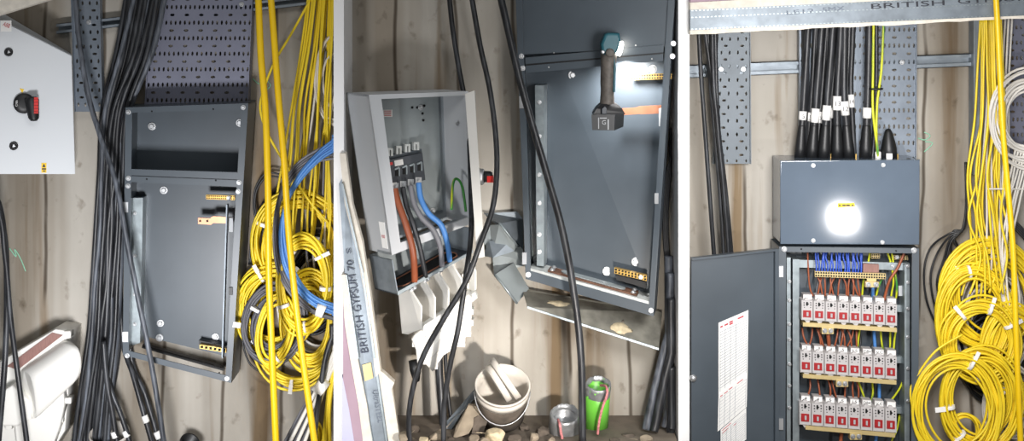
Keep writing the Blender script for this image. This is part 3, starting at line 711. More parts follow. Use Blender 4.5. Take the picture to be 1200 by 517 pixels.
# white cable housing with fins
t = thing('cable_housing', 'white finned cable housing hanging under the steel trough', 'cable housing', P(515, 430, .2))
RD = (15.9, -10.4)
for k in range(5):
    dx, dy = RD[0] * k, RD[1] * k; dw = .27 - .042 * k
    sh = 1 - .04 * k
    q = [(467 + dx, 346 + dy, dw), (480 + dx, 339 + dy, dw + .08), (493 + dx, 360 + dy, dw + .14), (493 + dx, 360 + dy + 26 * sh, dw + .14), (478 + dx, 346 + dy + 46 * sh, dw + .03), (471 + dx, 346 + dy + 45 * sh, dw)]
    a = [P(*p) for p in q]; row = (P(467 + RD[0], 346 + RD[1], .228) - P(467, 346, .27)).normalized() * .009
    part('fin', MB().prism(a, [p + row for p in a]), 'white_plastic', t)
    if k < 4:
        a = [P(471 + dx, 347 + dy, dw + .01), P(471 + dx + RD[0], 347 + dy + RD[1], dw - .03), P(476 + dx + RD[0], 388 + dy + RD[1], dw - .03), P(476 + dx, 390 + dy, dw + .01)]
        part('partition_back', MB().prism(a, [p + Vector((0, .02, 0)) for p in a]), 'cream_plastic', t)
        c = P(484.5 + dx, 338 + dy, dw + .06); ex = row.normalized()
        cl = part('clamp', MB().box(c, ex * .018, Vector((0, .016, 0)), Vector((0, 0, .008))), 'steel', t, 'small metal cable clamp')
        for s in (-1, 1): bolt(cl, c + ex * .009 * s + Vector((0, -.016, .002)), .0055, name='screw')
        a = [P(493 + dx, 384 + dy, dw + .135), P(493 + dx + RD[0], 384 + dy + RD[1], dw + .095), P(496 + dx + RD[0], 391 + dy + RD[1], dw + .09), P(496 + dx, 393 + dy, dw + .13)]
        part('clear_lip', MB().prism(a, [p + Vector((0, .03, .01)) for p in a]), 'clear_plastic', t)
mb = MB(); rprism(mb, [(482, 398), (486, 392), (549, 345), (553, 350), (552, 388), (546, 391), (545, 402), (535, 408), (520, 417), (507, 436), (499, 428), (489, 428), (487, 410)], .315, .12, .01); fp = part('front_cover', mb, 'white_plastic', t)
mb = MB(); rprism(mb, [(497, 396), (540, 364), (538, 372), (500, 402)], .322, .31, .003); rprism(mb, [(500, 410), (536, 382), (530, 398), (505, 420)], .320, .31, .003); part('raised_panel', mb, 'white_plastic', fp)
for x, y in ((551, 366), (551, 379), (548, 392), (541, 404), (509, 430), (487, 404)):
    mb = MB(); rprism(mb, rect(x - 4, y - 3, x + 4, y + 3), .30, .22, .003); part('clip', mb, 'white_plastic', t)
mb = MB(); rprism(mb, [(541, 322), (557, 312), (557, 334), (545, 346)], .2, .1, .004); part('end_cover', mb, 'white_plastic', t)
g = MB().lathe(P(486, 428, .2), (.12, 0, -1), [(.001, -.02), (.026, -.02), (.026, .02), (.02, .05), (.013, .075), (.001, .075)], 18)
single('cable_gland', g, 'black', 'black rubber gland cone at the left corner under the white housing', 'gland')
cable('power_cable', 'thick dirty black cable dropping from under the white housing', [(514, 400, .16), (515, 440, .17), (518, 480, .19), (522, 530, .2)], 4.6, 'black_cable')
cable('power_cable', 'thin black cable beside the thick one under the white housing', [(521, 400, .13), (523, 440, .13), (527, 480, .14), (534, 515, .15)], 2.4, 'black_cable')

# ------------------------------------------------------------------ bay 2: leaning stud and plasterboard
def slab(pts, back): a = [P(*p) for p in pts]; return MB().prism(a, [p + Vector((0, back, 0)) for p in a])
t = thing('leaning_stud', 'galvanised stud between torn plasterboard edges, marked BRITISH GYPSUM', 'metal stud', P(440, 517, .4))
part('stud_web', slab([(397, 215, .37), (405, 205, .37), (427, 320, .385), (441, 420, .395), (457, 530, .40), (437, 530, .40), (418, 420, .395), (404, 322, .385)], .045), 'galv_dull', t)
mb = MB()
for a, b in (((404.5, 322), (418.5, 420)), ((418.5, 420), (437.5, 530)), ((424, 320), (438, 420)), ((438, 420), (454, 530)), ((400, 215), (424, 320))):
    q = [P(a[0], a[1], .39), P(a[0] + 2.2, a[1], .39), P(b[0] + 2.2, b[1], .405), P(b[0], b[1], .405)]; mb.prism([p + Vector((0, -.006, 0)) for p in q], [p + Vector((0, .02, 0)) for p in q])
part('stud_rib', mb, 'galv', t)
part('board_edge', slab([(398, 180, .375), (405, 180, .375), (413, 240, .385), (425, 285, .39), (434, 345, .395), (442, 405, .4), (446, 436, .4), (440, 442, .4), (436, 408, .4), (427, 346, .395), (419, 300, .39), (404, 240, .38)], .06), 'gypsum', t, 'rough white plasterboard edge')
part('board_edge', slab([(400, 322, .4), (405, 322, .4), (411, 370, .405), (419, 420, .41), (430, 475, .41), (438, 530, .41), (427, 530, .41), (420, 475, .41), (411, 425, .41), (404, 380, .405)], .06), 'gypsum', t, 'rough white plasterboard edge')
part('torn_board', slab([(441, 432, .39), (449, 437, .40), (462, 449, .40), (459, 456, .4), (471, 530, .4), (452, 530, .4), (446, 470, .39)], .05), 'gypsum', t, 'torn plasterboard offcut edge')
part('pink_paper', slab([(402, 345, .40), (405, 372, .40), (411, 425, .405), (421, 480, .41), (429, 530, .41), (417, 530, .41), (409, 480, .405), (402, 445, .4)], .03), 'board_pink', t, 'pink paper face of the board')
part('lilac_paper', slab([(401, 440, .40), (409, 480, .405), (418, 530, .41), (401, 530, .41)], .03), 'board_lilac', t, 'lilac paper face of the board')
part('yellow_sticker', slab([(424.5, 428, .402), (434.5, 425, .402), (437.5, 443, .402), (427.5, 447, .402)], .004), 'brass_pale', t, 'pale yellow sticker')
tm = MB(); text_mb(tm, 'BRITISH', P(432, 413, .397), P(424.5, 370, .394), .034, thick=.001, up=Vector((-1, 0, -.1)).normalized())
text_mb(tm, 'GYPSUM', P(423.5, 365, .393), P(416.5, 322, .389), .034, thick=.001, up=Vector((-1, 0, -.1)).normalized())
text_mb(tm, '70', P(415.5, 317, .389), P(413.4, 305, .388), .03, thick=.002, up=Vector((-1, 0, -.1)).normalized())
part('printed_lettering', tm, 'ink_blue', t, 'blue-black BRITISH GYPSUM 70 lettering'); tm = MB(); text_mb(tm, 'S', P(411.5, 297, .387), P(410.5, 291, .387), .02, thick=.003, up=Vector((-1, 0, -.1)).normalized())
part('printed_letter', tm, 'ink_blue', t)
tm = MB(); text_mb(tm, 'UltraSTEEL', P(436, 458, .401), P(443, 496, .401), .026, thick=.001, up=Vector((1, 0, .15)).normalized()); part('printed_lettering', tm, 'ink_faint', t, 'faint grey lettering')

# ------------------------------------------------------------------ bay 2: large cabinet
dl, dr_ = .20, .33
fr = [P(603, -40, dl), P(793.5, -40, dr_), P(766, 371, dr_), P(616, 327, dl)]
nb = Vector((-(fr[1] - fr[0]).y, (fr[1] - fr[0]).x, 0)).normalized()
if nb.y < 0: nb = -nb
H2 = Hex(fr, [p + nb * .165 for p in fr])
t = thing('large_cabinet', 'large dark grey cabinet on the galvanised ledge, work lamp hung on its crossbar', 'cabinet', P(690, 350, .2))
enclosure_frame(t, H2, 'navy', (.042, .03), wall=.01, lip=.08)
def vline(px, py): return H2.uv(px, py, -.004)
a, b, c, d_ = vline(608, 72), vline(791, 57), vline(607, 80), vline(790, 66)
def bar(y0l, y0r, y1l, y1r, w0, w1, m, nm, lb=None):
    q = [vline(607, y0l), vline(790, y0r), vline(790, y1r), vline(607, y1l)]
    q = [(.05 if i in (0, 3) else .95, v) for i, (u, v) in enumerate(q)]
    mb = MB().prism([H2.at(u, v, w0) for u, v in q], [H2.at(u, v, w1) for u, v in q]); return part(nm, mb, m, t, lb)
bar(67, 53, 74.5, 62, -.008, .2, 'navy', 'front_crossbar'); bar(76.5, 64, 85, 72, -.008, .2, 'navy', 'front_crossbar')
bar(74.4, 62, 76.6, 64.1, .01, .05, 'black', 'seam')
q = [(.0, .0), (1, .0)]
uvm = [vline(640, 66), vline(780, 55)]
mb = MB().prism([H2.at(.03, -.02, .05), H2.at(.97, -.02, .05), H2.at(.97, uvm[1][1], .05), H2.at(.03, uvm[0][1], .05)], [H2.at(.03, -.02, .09), H2.at(.97, -.02, .09), H2.at(.97, uvm[1][1], .09), H2.at(.03, uvm[0][1], .09)])
part('upper_cover', mb, 'navy', t, 'dark upper cover panel')
for x, y in ((611, 66), (612.5, 80), (789, 51), (788, 66), (619, 322), (763, 364)): bolt(t, H2.pt(x, y, -.006), .0085)
for x, y in ((671, 88), (765, 81), (745, 307), (629.5, 304), (711, 318)): bolt(t, H2.pt(x, y, .96), .014)
for x, y in ((649, 62), (745, 53), (643, 79), (764, 69)): part('screw_hole', MB().lathe(H2.pt(x, y, -.01), (0, -1, 0), [(.004, 0), (.004, .001), (.0005, .001)], 10), 'steel', t)
H2.pbox(mb := MB(), [(627, 100), (637.5, 100), (637.5, 312), (629, 312)], .4, .94); r = part('side_rail', mb, 'galv', t, 'galvanised rail inside left wall')
for y in (120, 160, 205, 238, 275, 295): bolt(r, H2.pt(632, y, .39), .007, name='screw')
H2.pbox(mb := MB(), [(779, 108), (780.6, 106), (767, 300), (765.5, 300)], .09, .12); part('side_rail', mb, 'galv_dull', t, 'bright rail edge inside right wall')
H2.pbox(mb := MB(), rect(767, 227, 771.5, 239), -.08, .02); part('latch', mb, 'steel', t)
for y in (120, 303): H2.pbox(mb := MB(), rect(608.5 if y < 200 else 612, y - 7, 614 if y < 200 else 617, y + 7), -.04, .05); part('hinge', mb, 'steel', t, 'bright hinge plate')
# floor of the cabinet: pale plate, rusty gland plate with an oval slot
H2.box(mb := MB(), .03, .97, .962, .97, .02, .98); part('floor_plate', mb, 'plate_light', t, 'pale dusty floor plate')
H2.box(mb := MB(), .17, .86, .956, .962, .16, .72); gp = part('gland_plate', mb, 'rust', t, 'rust brown gland plate')
ring = []
for k in range(28):
    a = 2 * math.pi * k / 28; ring.append((.515 + (.2 if math.cos(a) > 0 else -.2) + .05 * math.cos(a), .44 + .19 * math.sin(a)))
mb = MB().prism([H2.at(u, .953, w) for u, w in ring], [H2.at(u, .957, w) for u, w in ring]); part('slot', mb, 'zinc_plate', gp, 'grey oval slot')
for u, w in ((.2, .25), (.2, .62), (.83, .25), (.83, .62)): bolt(gp, H2.at(u, .955, w), .009, (0, 0, 1))
tb = termbar(H2, t, 739, 87.5, 787, 94, -1.5, .55, .68, 16, 2, 'brass', [(781, 90)])
termbar(H2, t, 720, 314, 758, 320.5, 9, .5, .68, 10, 2, 'brass', [(751, 325)])
H2.pbox(mb := MB(), [(722, 322), (757, 331), (757, 338), (722, 328)], .7, .96); part('terminal_mount', mb, 'black', t)
mb = MB(); H2.pbox(mb, [(729, 127), (745, 126), (745, 134), (729, 135)], .5, .54); H2.pbox(mb, [(745, 126), (750, 124.5), (750, 133.5), (745, 134)], .46, .54); H2.pbox(mb, [(750, 124.5), (778, 123), (778, 133), (750, 134)], .46, .5)
part('copper_link', mb, 'copper', t, 'copper link bar lit by the lamp')
H2.pbox(mb := MB(), rect(772, 127, 782, 148), .4, .42); part('rating_label', mb, 'mid_grey', t, 'small grey label tag')
bolt(t, H2.pt(777, 128, .4), .007)

# cordless work lamp hooked on the crossbar
t = thing('work_lamp', 'cordless teal work lamp with black battery hanging on the large cabinet', 'work lamp', P(712, 154, .36))
mb = MB(); rprism(mb, [(704, 52), (709, 40), (713, 38.5), (726, 39), (727.5, 47), (724, 60), (718, 66), (706, 64)], .40, .31, .012); hd = part('lamp_head', mb, 'teal', t, 'dark teal lamp head')
mb = MB().lathe(P(715, 62, .405), (0, -1, 0), [(.02, -.02), (.02, .004), (.014, .008), (.001, .008)], 18); part('pivot', mb, 'grip', hd)
mb = MB().lathe(P(706.5, 61, .40), (0, -1, 0), [(.009, -.02), (.009, .004), (.005, .006), (.001, .006)], 14); part('pivot_screw', mb, 'steel', hd)
mb = MB().lathe(P(727, 57, .35), (1, .1, -.25), [(.03, -.02), (.034, .004), (.028, .006), (.001, .006)], 18); part('lamp_lens', mb, 'lamp_glow', hd, 'glowing lamp lens')
rings = []
for (y, xl, xr, dd) in ((60, 704.5, 722, .395), (66, 704, 723, .4), (80, 704, 721, .4), (95, 703.5, 720.5, .4), (108, 704, 719.5, .4), (120, 703, 720, .4), (126, 700, 723, .4)):
    c = P((xl + xr) / 2, y, .36); hw = (xr - xl) / 2 * S * .95; rings.append([c + Vector((math.cos(q * math.pi / 8) * hw, -math.sin(q * math.pi / 8) * .042, 0)) for q in range(16)])
part('grip', MB().rings(rings), 'grip', t, 'worn grey grip')
mb = MB(); rprism(mb, [(720, 66), (722, 80), (721, 108), (718.4, 108), (719, 80)], .395, .36, .004); part('grip_trim', mb, 'teal', t, 'teal strip along the grip')
rings = []
for (y, xl, xr, h) in ((121, 703, 722, .05), (126, 698, 728, .07), (131, 695, 731, .075), (133, 694, 732, .078)):
    a, b = P(xl, y, .36), P(xr, y, .36); rings.append([a + Vector((0, -h, 0)), b + Vector((0, -h * .55, 0)), b + Vector((0, h * .8, 0)), a + Vector((0, h * .6, 0))])
part('battery_shoe', MB().rings(rings, False), 'black', t)
bt = [(693, 134), (720.5, 134.5), (720, 153), (694, 152.5)]
f = [P(x, y, .435) for x, y in bt]; s2 = [P(731.5, 132, .37), P(730.5, 148.5, .37)]
mb = MB(); bk = [P(698, 133, .3), P(731.5, 132, .3), P(730.5, 148.5, .3), P(698, 150, .3)]
mb.add([f[0], f[1], f[2], f[3], s2[0], s2[1], bk[0], bk[3], bk[1], bk[2]], [[0, 1, 2, 3], [1, 4, 5, 2], [0, 6, 8, 4, 1], [3, 2, 5, 9, 7], [0, 3, 7, 6], [4, 8, 9, 5], [6, 7, 9, 8]])
ba = part('battery', mb, 'battery', t, 'black slide-on battery')
tm = MB(); text_mb(tm, 'G', P(705.5, 146, .437), P(710, 146, .437), .019, thick=.001)
for x0, y0, x1, y1 in ((701, 138, 702, 151), (712, 140, 713.4, 152), (703, 138, 711, 139)): rprism(tm, rect(x0, y0, x1, y1), .438, .435)
part('battery_marks', tm, 'mid_grey', ba, 'pale letter G and lines')
mb = MB(); rprism(mb, [(705, 127.5), (709, 124.5), (711, 127), (711, 134), (705, 134)], .44, .42, .003); part('release_button', mb, 'navy_dark', ba)

# ------------------------------------------------------------------ bay 2: galvanised ledge and bent bracket
t = thing('galvanised_ledge', 'dusty galvanised steel ledge under the large cabinet', 'ledge', P(690, 380, .1))
a = [P(612, 338, .04), P(776, 366, .04), P(772, 408, .24), P(618, 359, .24)]
part('shelf', MB().prism(a, [p - Vector((0, 0, .004)) for p in a]), 'ledge_metal', t)
q = [a[3], a[2], a[2] + Vector((0, -.003, -.009)), a[3] + Vector((0, -.003, -.009))]; part('front_lip', MB().prism(q, [p + Vector((0, .003, 0)) for p in q]), 'galv', t)
def dust(cx, cy, rx, ry, seed):
    R = random.Random(seed); rings = []
    un = (a[1] - a[0]).cross(a[3] - a[0]).normalized(); un = un if un.z > 0 else -un
    def on(px, py):   # point of the shelf seen at that pixel
        Hq = Hex(a, a); u, v = Hq.uv(px, py, 0); return Hq.at(u, v, 0)
    js = [R.uniform(.8, 1.15) for _ in range(20)]
    for s, h in ((1, .0), (.8, .005), (.5, .009), (.1, .011)):
        rings.append([on(cx + rx * s * js[i] * math.cos(i * math.pi / 10), cy + ry * s * js[i] * math.sin(i * math.pi / 10) + rx * .2 * math.cos(i * math.pi / 10) * s) + un * (h + .001) for i in range(20)])
    return MB().rings(rings)
single('dust_heap', dust(657, 359, 17, 6, 1), 'dust', 'left heap of pale drilling dust on the galvanised ledge', 'dust heap')
single('dust_heap', dust(727, 385, 13, 6.5, 2), 'dust', 'right heap of pale drilling dust with debris on the galvanised ledge', 'dust heap')
mb = MB().tube([P(722, 381, .16), P(731, 376, .15)], .006, 6); mb.tube([P(716, 378, .16), P(722, 381, .16)], .005, 6); single('debris_bit', mb, 'rubble_dark', 'dark bent bit of debris lying on the right dust heap', 'screw')  # dark scrap of debris, two short joined sticks
t = thing('bent_bracket', 'folded galvanised trunking offset between the grey box and large cabinet', 'trunking', P(590, 350, .05))
def sheet(pts, nm, m='galv_dull', th=.004): q = [P(*p) for p in pts]; part(nm, MB().prism(q, [p + Vector((0, th, 0)) for p in q]), m, t)
sheet([(566, 250, .03), (575, 250, .03), (606, 248, .03), (613, 257, .03), (613, 292, .06), (585, 262, .12)], 'upper_plate', 'galv_dull')
sheet([(566, 284, .03), (574, 264, .05), (585, 263, .115), (613, 293, .055), (613, 312, .03), (579, 322, .03), (577, 300, .03)], 'middle_plate', 'zinc_plate')  # lit faces of the same sheet, here and below, get a lighter metal colour
sheet([(566, 300, .05), (573, 282, .055), (598, 282, .06), (604, 294, .06), (578, 302, .1)], 'inner_plate', 'galv_dull')
sheet([(580, 322, .13), (602, 308, .04), (620, 338, .05), (606, 356, .13)], 'lower_plate', 'zinc_plate')
for A_, B_ in (((585, 261, .135), (608, 290, .10)), ((580, 322, .135), (606, 356, .135))):
    p, q2 = P(*A_), P(*B_); part('folded_edge', MB().tube([p, p.lerp(q2, .5), q2], .006, 6), 'galv', t, 'bright folded edge')

# ------------------------------------------------------------------ bay 2: loose black cables
cable('power_cable', 'long black cable slanting across the large cabinet to the floor', [(583, -20, .42), (592, 20, .42), (607, 85, .43), (622, 140, .44), (641, 205, .45), (659, 270, .46), (672, 340, .47), (681, 420, .47), (683, 535, .46)], 4.3, 'black_cable')
cable('power_cable', 'black cable curving right of the open door and down past the white housing', [(550, -20, .3), (562, 50, .32), (574, 105, .36), (581, 160, .42), (582, 205, .47), (577, 245, .52), (563, 285, .56), (546, 330, .56), (521, 372, .54), (497, 415, .5), (484, 455, .48), (479, 490, .46), (481, 540, .45)], 3.3, 'black_cable')
cable('power_cable', 'black cable dropping beside the open grey door and straight down past the white housing', [(525, -20, .12), (530, 30, .12), (537, 75, .13), (545, 120, .16), (550, 165, .22), (552, 225, .34), (552, 275, .46), (545, 330, .5), (537, 385, .5), (528, 425, .48), (521, 470, .46), (519, 540, .45)], 3.2, 'black_cable')
G = 'thick black cables stacked against the right partition of the middle bay'
for i, pts in enumerate(([(800, 320, .2), (789, 370, .21), (775, 425, .23), (762, 480, .25), (749, 540, .26)], [(802, 350, .24), (792, 395, .25), (780, 440, .27), (770, 490, .28), (758, 540, .29)],
                         [(803, 395, .2), (794, 440, .2), (783, 485, .22), (770, 540, .23)], [(804, 430, .26), (795, 465, .26), (787, 500, .27), (779, 540, .28)], [(796, 300, .15), (788, 350, .16), (783, 410, .17), (782, 480, .18), (779, 540, .18)])):
    cable('power_cable', 'thick black cable leaning down beside the right white partition, near the green pipe', pts, 5.2, 'dusty_cable' if i % 2 == 0 else 'black_cable', G, clamp=K)
G = 'black wire loops by the right partition of the middle bay'
for i in range(4):
    o = 2.4 * i; cable('black_wire', 'thin black wire loop hanging between the large cabinet and the right partition', [(793, 150 + 10 * i, .1), (786 - o * .6, 200, .1), (782 - o * .6, 255 + o, .1), (784 - o * .4, 300 + o, .1), (792, 322 + o, .1)], 1.7, 'black_wire', G, clamp=K, n=6)

# ------------------------------------------------------------------ bay 2: bucket, pipes, rubble
T = math.radians(33); up = Vector((.03, -math.sin(T), math.cos(T))).normalized(); rc = P(589, 451, .30)
t = thing('bucket', 'dirty white plastic bucket with lids in it, tipped forward', 'bucket', rc - up * .18)
R0 = .121
mb = MB().lathe(rc, up, [(.001, -.20), (.098, -.20), (.1, -.195), (.114, -.06), (.114, -.055), (.120, -.055), (.121, -.03), (.118, -.028), (.118, -.012), (.124, -.012), (.125, 0), (.118, .001), (.112, -.06), (.097, -.19), (.001, -.19)], 40)
part('shell', mb, 'cream_plastic', t)
ex = up.cross(Vector((0, -1, .0))).normalized()
if ex.x < 0: ex = -ex
ey = up.cross(ex)
if ey.y > 0: ey = -ey
hp = [rc - up * .04 + ex * .125 * math.cos(q) + ey * (.125 * math.sin(q)) - up * .085 * math.sin(q) for q in [math.pi * k / 16 for k in range(17)]]
part('wire_handle', MB().tube(hp, .0028, 6), 'steel', t, 'thin wire handle')
mb = MB().lathe(rc - up * .05, up, [(.100, -.148), (.1035, -.148), (.1185, -.012), (.1175, -.010), (.112, -.02)], 40, caps=False); part('dirt_band', mb, 'rubble_dark', t, 'grey dirt coating low on the bucket')
def lid(c, along, depth_dir, r, lb):
    al, dp = along.normalized(), depth_dir; dp = (dp - al * dp.dot(al)).normalized(); nn = al.cross(dp)
    mb = MB().lathe(c, nn, [(.001, -.006), (r * .86, -.006), (r * .88, -.014), (r, -.014), (r, .012), (r * .97, .014), (r * .9, .01), (r * .88, .002), (.001, .002)], 36)
    return single('plastic_lid', mb, 'cream_plastic', lb, 'lid')
al = P(609, 473, .31) - P(572, 420, .27)
lid(P(592, 444, .30), al, Vector((-.35, .93, .25)), .106, 'upper white bucket lid standing slanted in the bucket')
lid(P(584, 449, .31), P(600, 475, .33) - P(568, 424, .29), Vector((-.35, .93, .25)), .092, 'lower white bucket lid wedged under the other lid in the bucket')
def pipe(name, label, c, r, L, m, tilt, tape, wave):
    a_ = Vector((.02, -math.sin(tilt), math.cos(tilt))).normalized(); c = P(*c); t = thing(name, label, 'pipe', c - a_ * L)
    part('pipe_wall', MB().lathe(c, a_, [(r, -L), (r, 0), (r * .9, 0), (r * .88, -L)], 28), m, t)
    part('pipe_inside', MB().lathe(c, a_, [(r * .87, -L * .9), (.001, -L * .9)], 28), 'hole_dark', t)
    e = a_.orthogonal().normalized(); w = a_.cross(e); R = random.Random(wave); rings = []
    for h, k in ((-tape, 1.03), (-tape * .6, 1.06), (-.012, 1.04), (.006, 1.02), (.008, .9), (-.02, .86)):
        rings.append([c + a_ * (h + R.uniform(-.004, .004)) + (e * math.cos(q * math.pi / 16) + w * math.sin(q * math.pi / 16)) * r * k * R.uniform(.95, 1.03) for q in range(32)])
    part('tape_wrap', MB().rings(rings, True, False), 'duct_tape', t, 'silver duct tape around the mouth')
    return t, c, a_
gp_, gc, ga = pipe('duct_pipe', 'bright green duct pipe with silver tape and pink rope', (701, 451, .27), .056, .27, 'green_pipe', math.radians(24), .05, 4)
tp_, tc, ta = pipe('duct_pipe', 'short duct pipe wholly wrapped in silver tape, left of the green one', (662, 486, .30), .066, .17, 'duct_tape', math.radians(26), .15, 5)
cable('rope', 'pink rope hanging out of the green duct pipe', [(704, 452, .25), (710, 453, .335), (711.5, 462, .36), (706, 478, .36), (702, 495, .35), (698, 530, .33)], 1.6, 'rope', cat='rope')
cable('rope', 'pink rope end hanging from the silver taped pipe', [(654, 492, .33), (656, 498, .385), (657.5, 508, .385), (659, 514, .38)], 1.7, 'rope', cat='rope')
def rock(cx, cy, d, rx, ry, rd, seed, m, label, flat=.0, name='rubble_chunk'):
    R = random.Random(seed); bm = bmesh.new(); c = P(cx, cy, d)
    pts = [Vector((R.uniform(-1, 1), R.uniform(-1, 1), R.uniform(-1, 1))).normalized() for _ in range(22)]
    for p in pts: bm.verts.new((p.x * rx * S, p.y * rd, p.z * ry * S))
    bmesh.ops.convex_hull(bm, input=bm.verts); bmesh.ops.delete(bm, geom=[v for v in bm.verts if not v.link_faces], context='VERTS')
    bmesh.ops.bevel(bm, geom=bm.edges[:], offset=min(rx, ry) * S * .1, segments=1, affect='EDGES')
    bm.verts.ensure_lookup_table(); bm.verts.index_update(); mb = MB(); mb.add([v.co + c for v in bm.verts], [[v.index for v in f.verts] for f in bm.faces]); bm.free()
    return single(name, mb, m, label, 'rubble')
def boardlet(pts, back, m, label): return single('plasterboard_offcut', slab(pts, back), m, label, 'plasterboard')
boardlet([(534, 502, .3), (549, 475, .24), (561, 477, .25), (563, 484, .28), (549, 509, .34), (531, 514, .34)], .03, 'rubble', 'pale plasterboard offcut leaning left of the bucket')
boardlet([(556, 490, .3), (566, 484, .28), (572, 492, .3), (566, 508, .34), (552, 512, .34)], .025, 'rubble_dark', 'darker board offcut between the bucket and the pale offcut')
boardlet([(520, 498, .2), (556, 457, .03), (560, 463, .03), (540, 486, .2), (524, 512, .24)], .012, 'galv_dull', 'grey metal strip leaning in the corner behind the offcuts')
rock(580, 511, .42, 13, 9, .05, 3, 'dust', 'tan rubble chunk in front of the bucket'); rock(512, 510, .38, 11, 7, .05, 4, 'rubble', 'pale rubble chunk at the foot of the falling cables')
rock(603, 515, .40, 9, 6, .04, 5, 'rubble_dark', 'dark rubble chunk in front of the bucket at right'); rock(474, 513, .42, 9, 7, .05, 6, 'rubble', 'grey rubble chunk beside the leaning stud')
rock(636, 507, .28, 9, 7, .05, 8, 'rubble_dark', 'dark rubble lump between the bucket and taped pipe'); rock(497, 516, .4, 7, 5, .04, 9, 'dust', 'small tan rubble chunk near the leaning stud')
rock(625, 512, .36, 7, 6, .04, 10, 'rubble', 'small rubble chunk close to the bucket right side'); rock(556, 515, .4, 8, 5, .04, 12, 'rubble', 'flat grey rubble chunk under the dark board offcut')
for n_, (x, y, d, a_, b_, m_, lb) in enumerate(((528, 517, .36, 6, 4, 'rubble_dark', 'small dark rubble chunk under the falling cables'), (646, 517, .42, 6, 4, 'rubble', 'small pale rubble chunk at the foot of the taped pipe'),
        (720, 517, .4, 7, 4, 'rubble_dark', 'small dark rubble chunk at the foot of the green pipe'), (568, 517, .43, 7, 4, 'rubble', 'small grey rubble chunk under the tan one'), (486, 503, .25, 7, 6, 'rubble_dark', 'dark rubble chunk against the wall near the stud'),
        (614, 503, .22, 8, 6, 'rubble_dark', 'dark rubble lump tucked behind the bucket at right'), (757, 515, .38, 8, 5, 'rubble', 'grey rubble chunk by the thick cables at right'))): rock(x, y, d, a_, b_, .035, 30 + n_, m_, lb)
rock(736, 512, .3, 10, 6, .05, 14, 'rubble_dark', 'dark rubble lump right of the green pipe')
# ------------------------------------------------------------------ bay 3: lintel with printed stud
K = BAY[3]
t = thing('stud_lintel', 'galvanised stud and plasterboard edge across the top, printed BRITISH GYPSUM', 'metal stud', P(1005, 30, .36))
def lslab(pts, d, back): a = [P(x, y, d) for x, y in pts]; return MB().prism(a, [p + Vector((0, back, 0)) for p in a])
part('stud_face', lslab([(809, 11), (1240, -9), (1240, 17), (809, 36)], .40, .03), 'galv_dull', t)
R = random.Random(11)
low = [(809 + 43.1 * k / 3, 40.5 - (20.5 * k / 30) + R.uniform(-.8, .8)) for k in range(31)]
part('board_edge', lslab([(809, 35.5), (1240, 16.5)] + [(x, y) for x, y in reversed(low)], .405, .22), 'gypsum', t, 'white plasterboard edge')
part('upper_board', lslab([(809, 3), (940, -4), (1240, -18), (1240, -8.5), (809, 11.5)], .41, .10), 'gypsum', t, 'white upper board edge')
part('pink_board', lslab([(809, -30), (1240, -50), (1240, -17.5), (940, -3.5), (809, 3.5)], .40, .10), 'board_pink', t, 'pink board face above')
mb = MB()
for y0, y1 in ((34.4, 15.2), (20.5, 1.5), (12.6, -7.4)):
    n = 90
    for k in range(n):
        x = 810 + (1220 - 810) * k / n; y = y0 + (y1 - y0) * (x - 809) / 431
        mb.prism([P(x, y - .7, .403), P(x + 2.4, y - .7, .403), P(x + 2.4, y + .7, .403), P(x, y + .7, .403)], [P(x, y - .7, .40), P(x + 2.4, y - .7, .40), P(x + 2.4, y + .7, .40), P(x, y + .7, .40)])
part('knurled_ribs', mb, 'galv', t)
tm = MB(); text_mb(tm, 'BRITISH', P(1021, 10.5, .402), P(1107, 6, .402), .023); text_mb(tm, 'GYPSUM', P(1122.5, 4.5, .402), P(1208, 0, .402), .023)
part('printed_lettering', tm, 'ink', t, 'dark BRITISH GYPSUM print')
tm = MB(); text_mb(tm, 'LE12', P(922, 17.5, .402), P(954, 15, .402), .019); text_mb(tm, '5MX', P(964, 14, .402), P(990, 12, .402), .019)
part('printed_lettering', tm, 'ink_faint', t, 'faint LE12 5MX print')

# trays, rails
tray('narrow galvanised perforated tray at the left of the third bay', [(842, 30), (879, 30), (880, 192), (835, 192)], .06, 4, 2, 16, 'tray_dark', .3, bolts=[(845, 81), (871, 81)])
tray('wide galvanised perforated tray behind the sleeved black cables', [(936, 12), (1074, 12), (1073, 200), (937, 200)], .06, 24, 8, 19, 'tray_galv', .1, bolts=[(1057, 73)])
tray('perforated tray at the far right behind the white coil', [(1178, 18), (1236, 18), (1236, 218), (1181, 218)], .05, 11, 4, 18, 'tray', .5)
strut('galvanised strut rail crossing the wall behind the sleeved black cables', (797, 84.5), (1146, 70), 15, .045)
strut('upright galvanised strut left of the third bay yellow cables', (1143.5, 14), (1144, 206), 8, .06, 'strut_post') if False else None
mb = MB(); rprism(mb, rect(1141, 14, 1150, 205), .075, .06); rprism(mb, rect(1141, 14, 1143, 205), .085, .01); rprism(mb, rect(1148, 14, 1150, 205), .085, .01)
single('strut_post', mb, 'galv_dull', 'upright galvanised strut behind the yellow cables of the third bay', 'strut post')
chalk('pale green chalk arrow on the concrete right of the wide third-bay tray', [[(1076, 162), (1084, 164), (1090, 159), (1083, 155)], [(1084, 166), (1093, 168), (1083, 178)]])

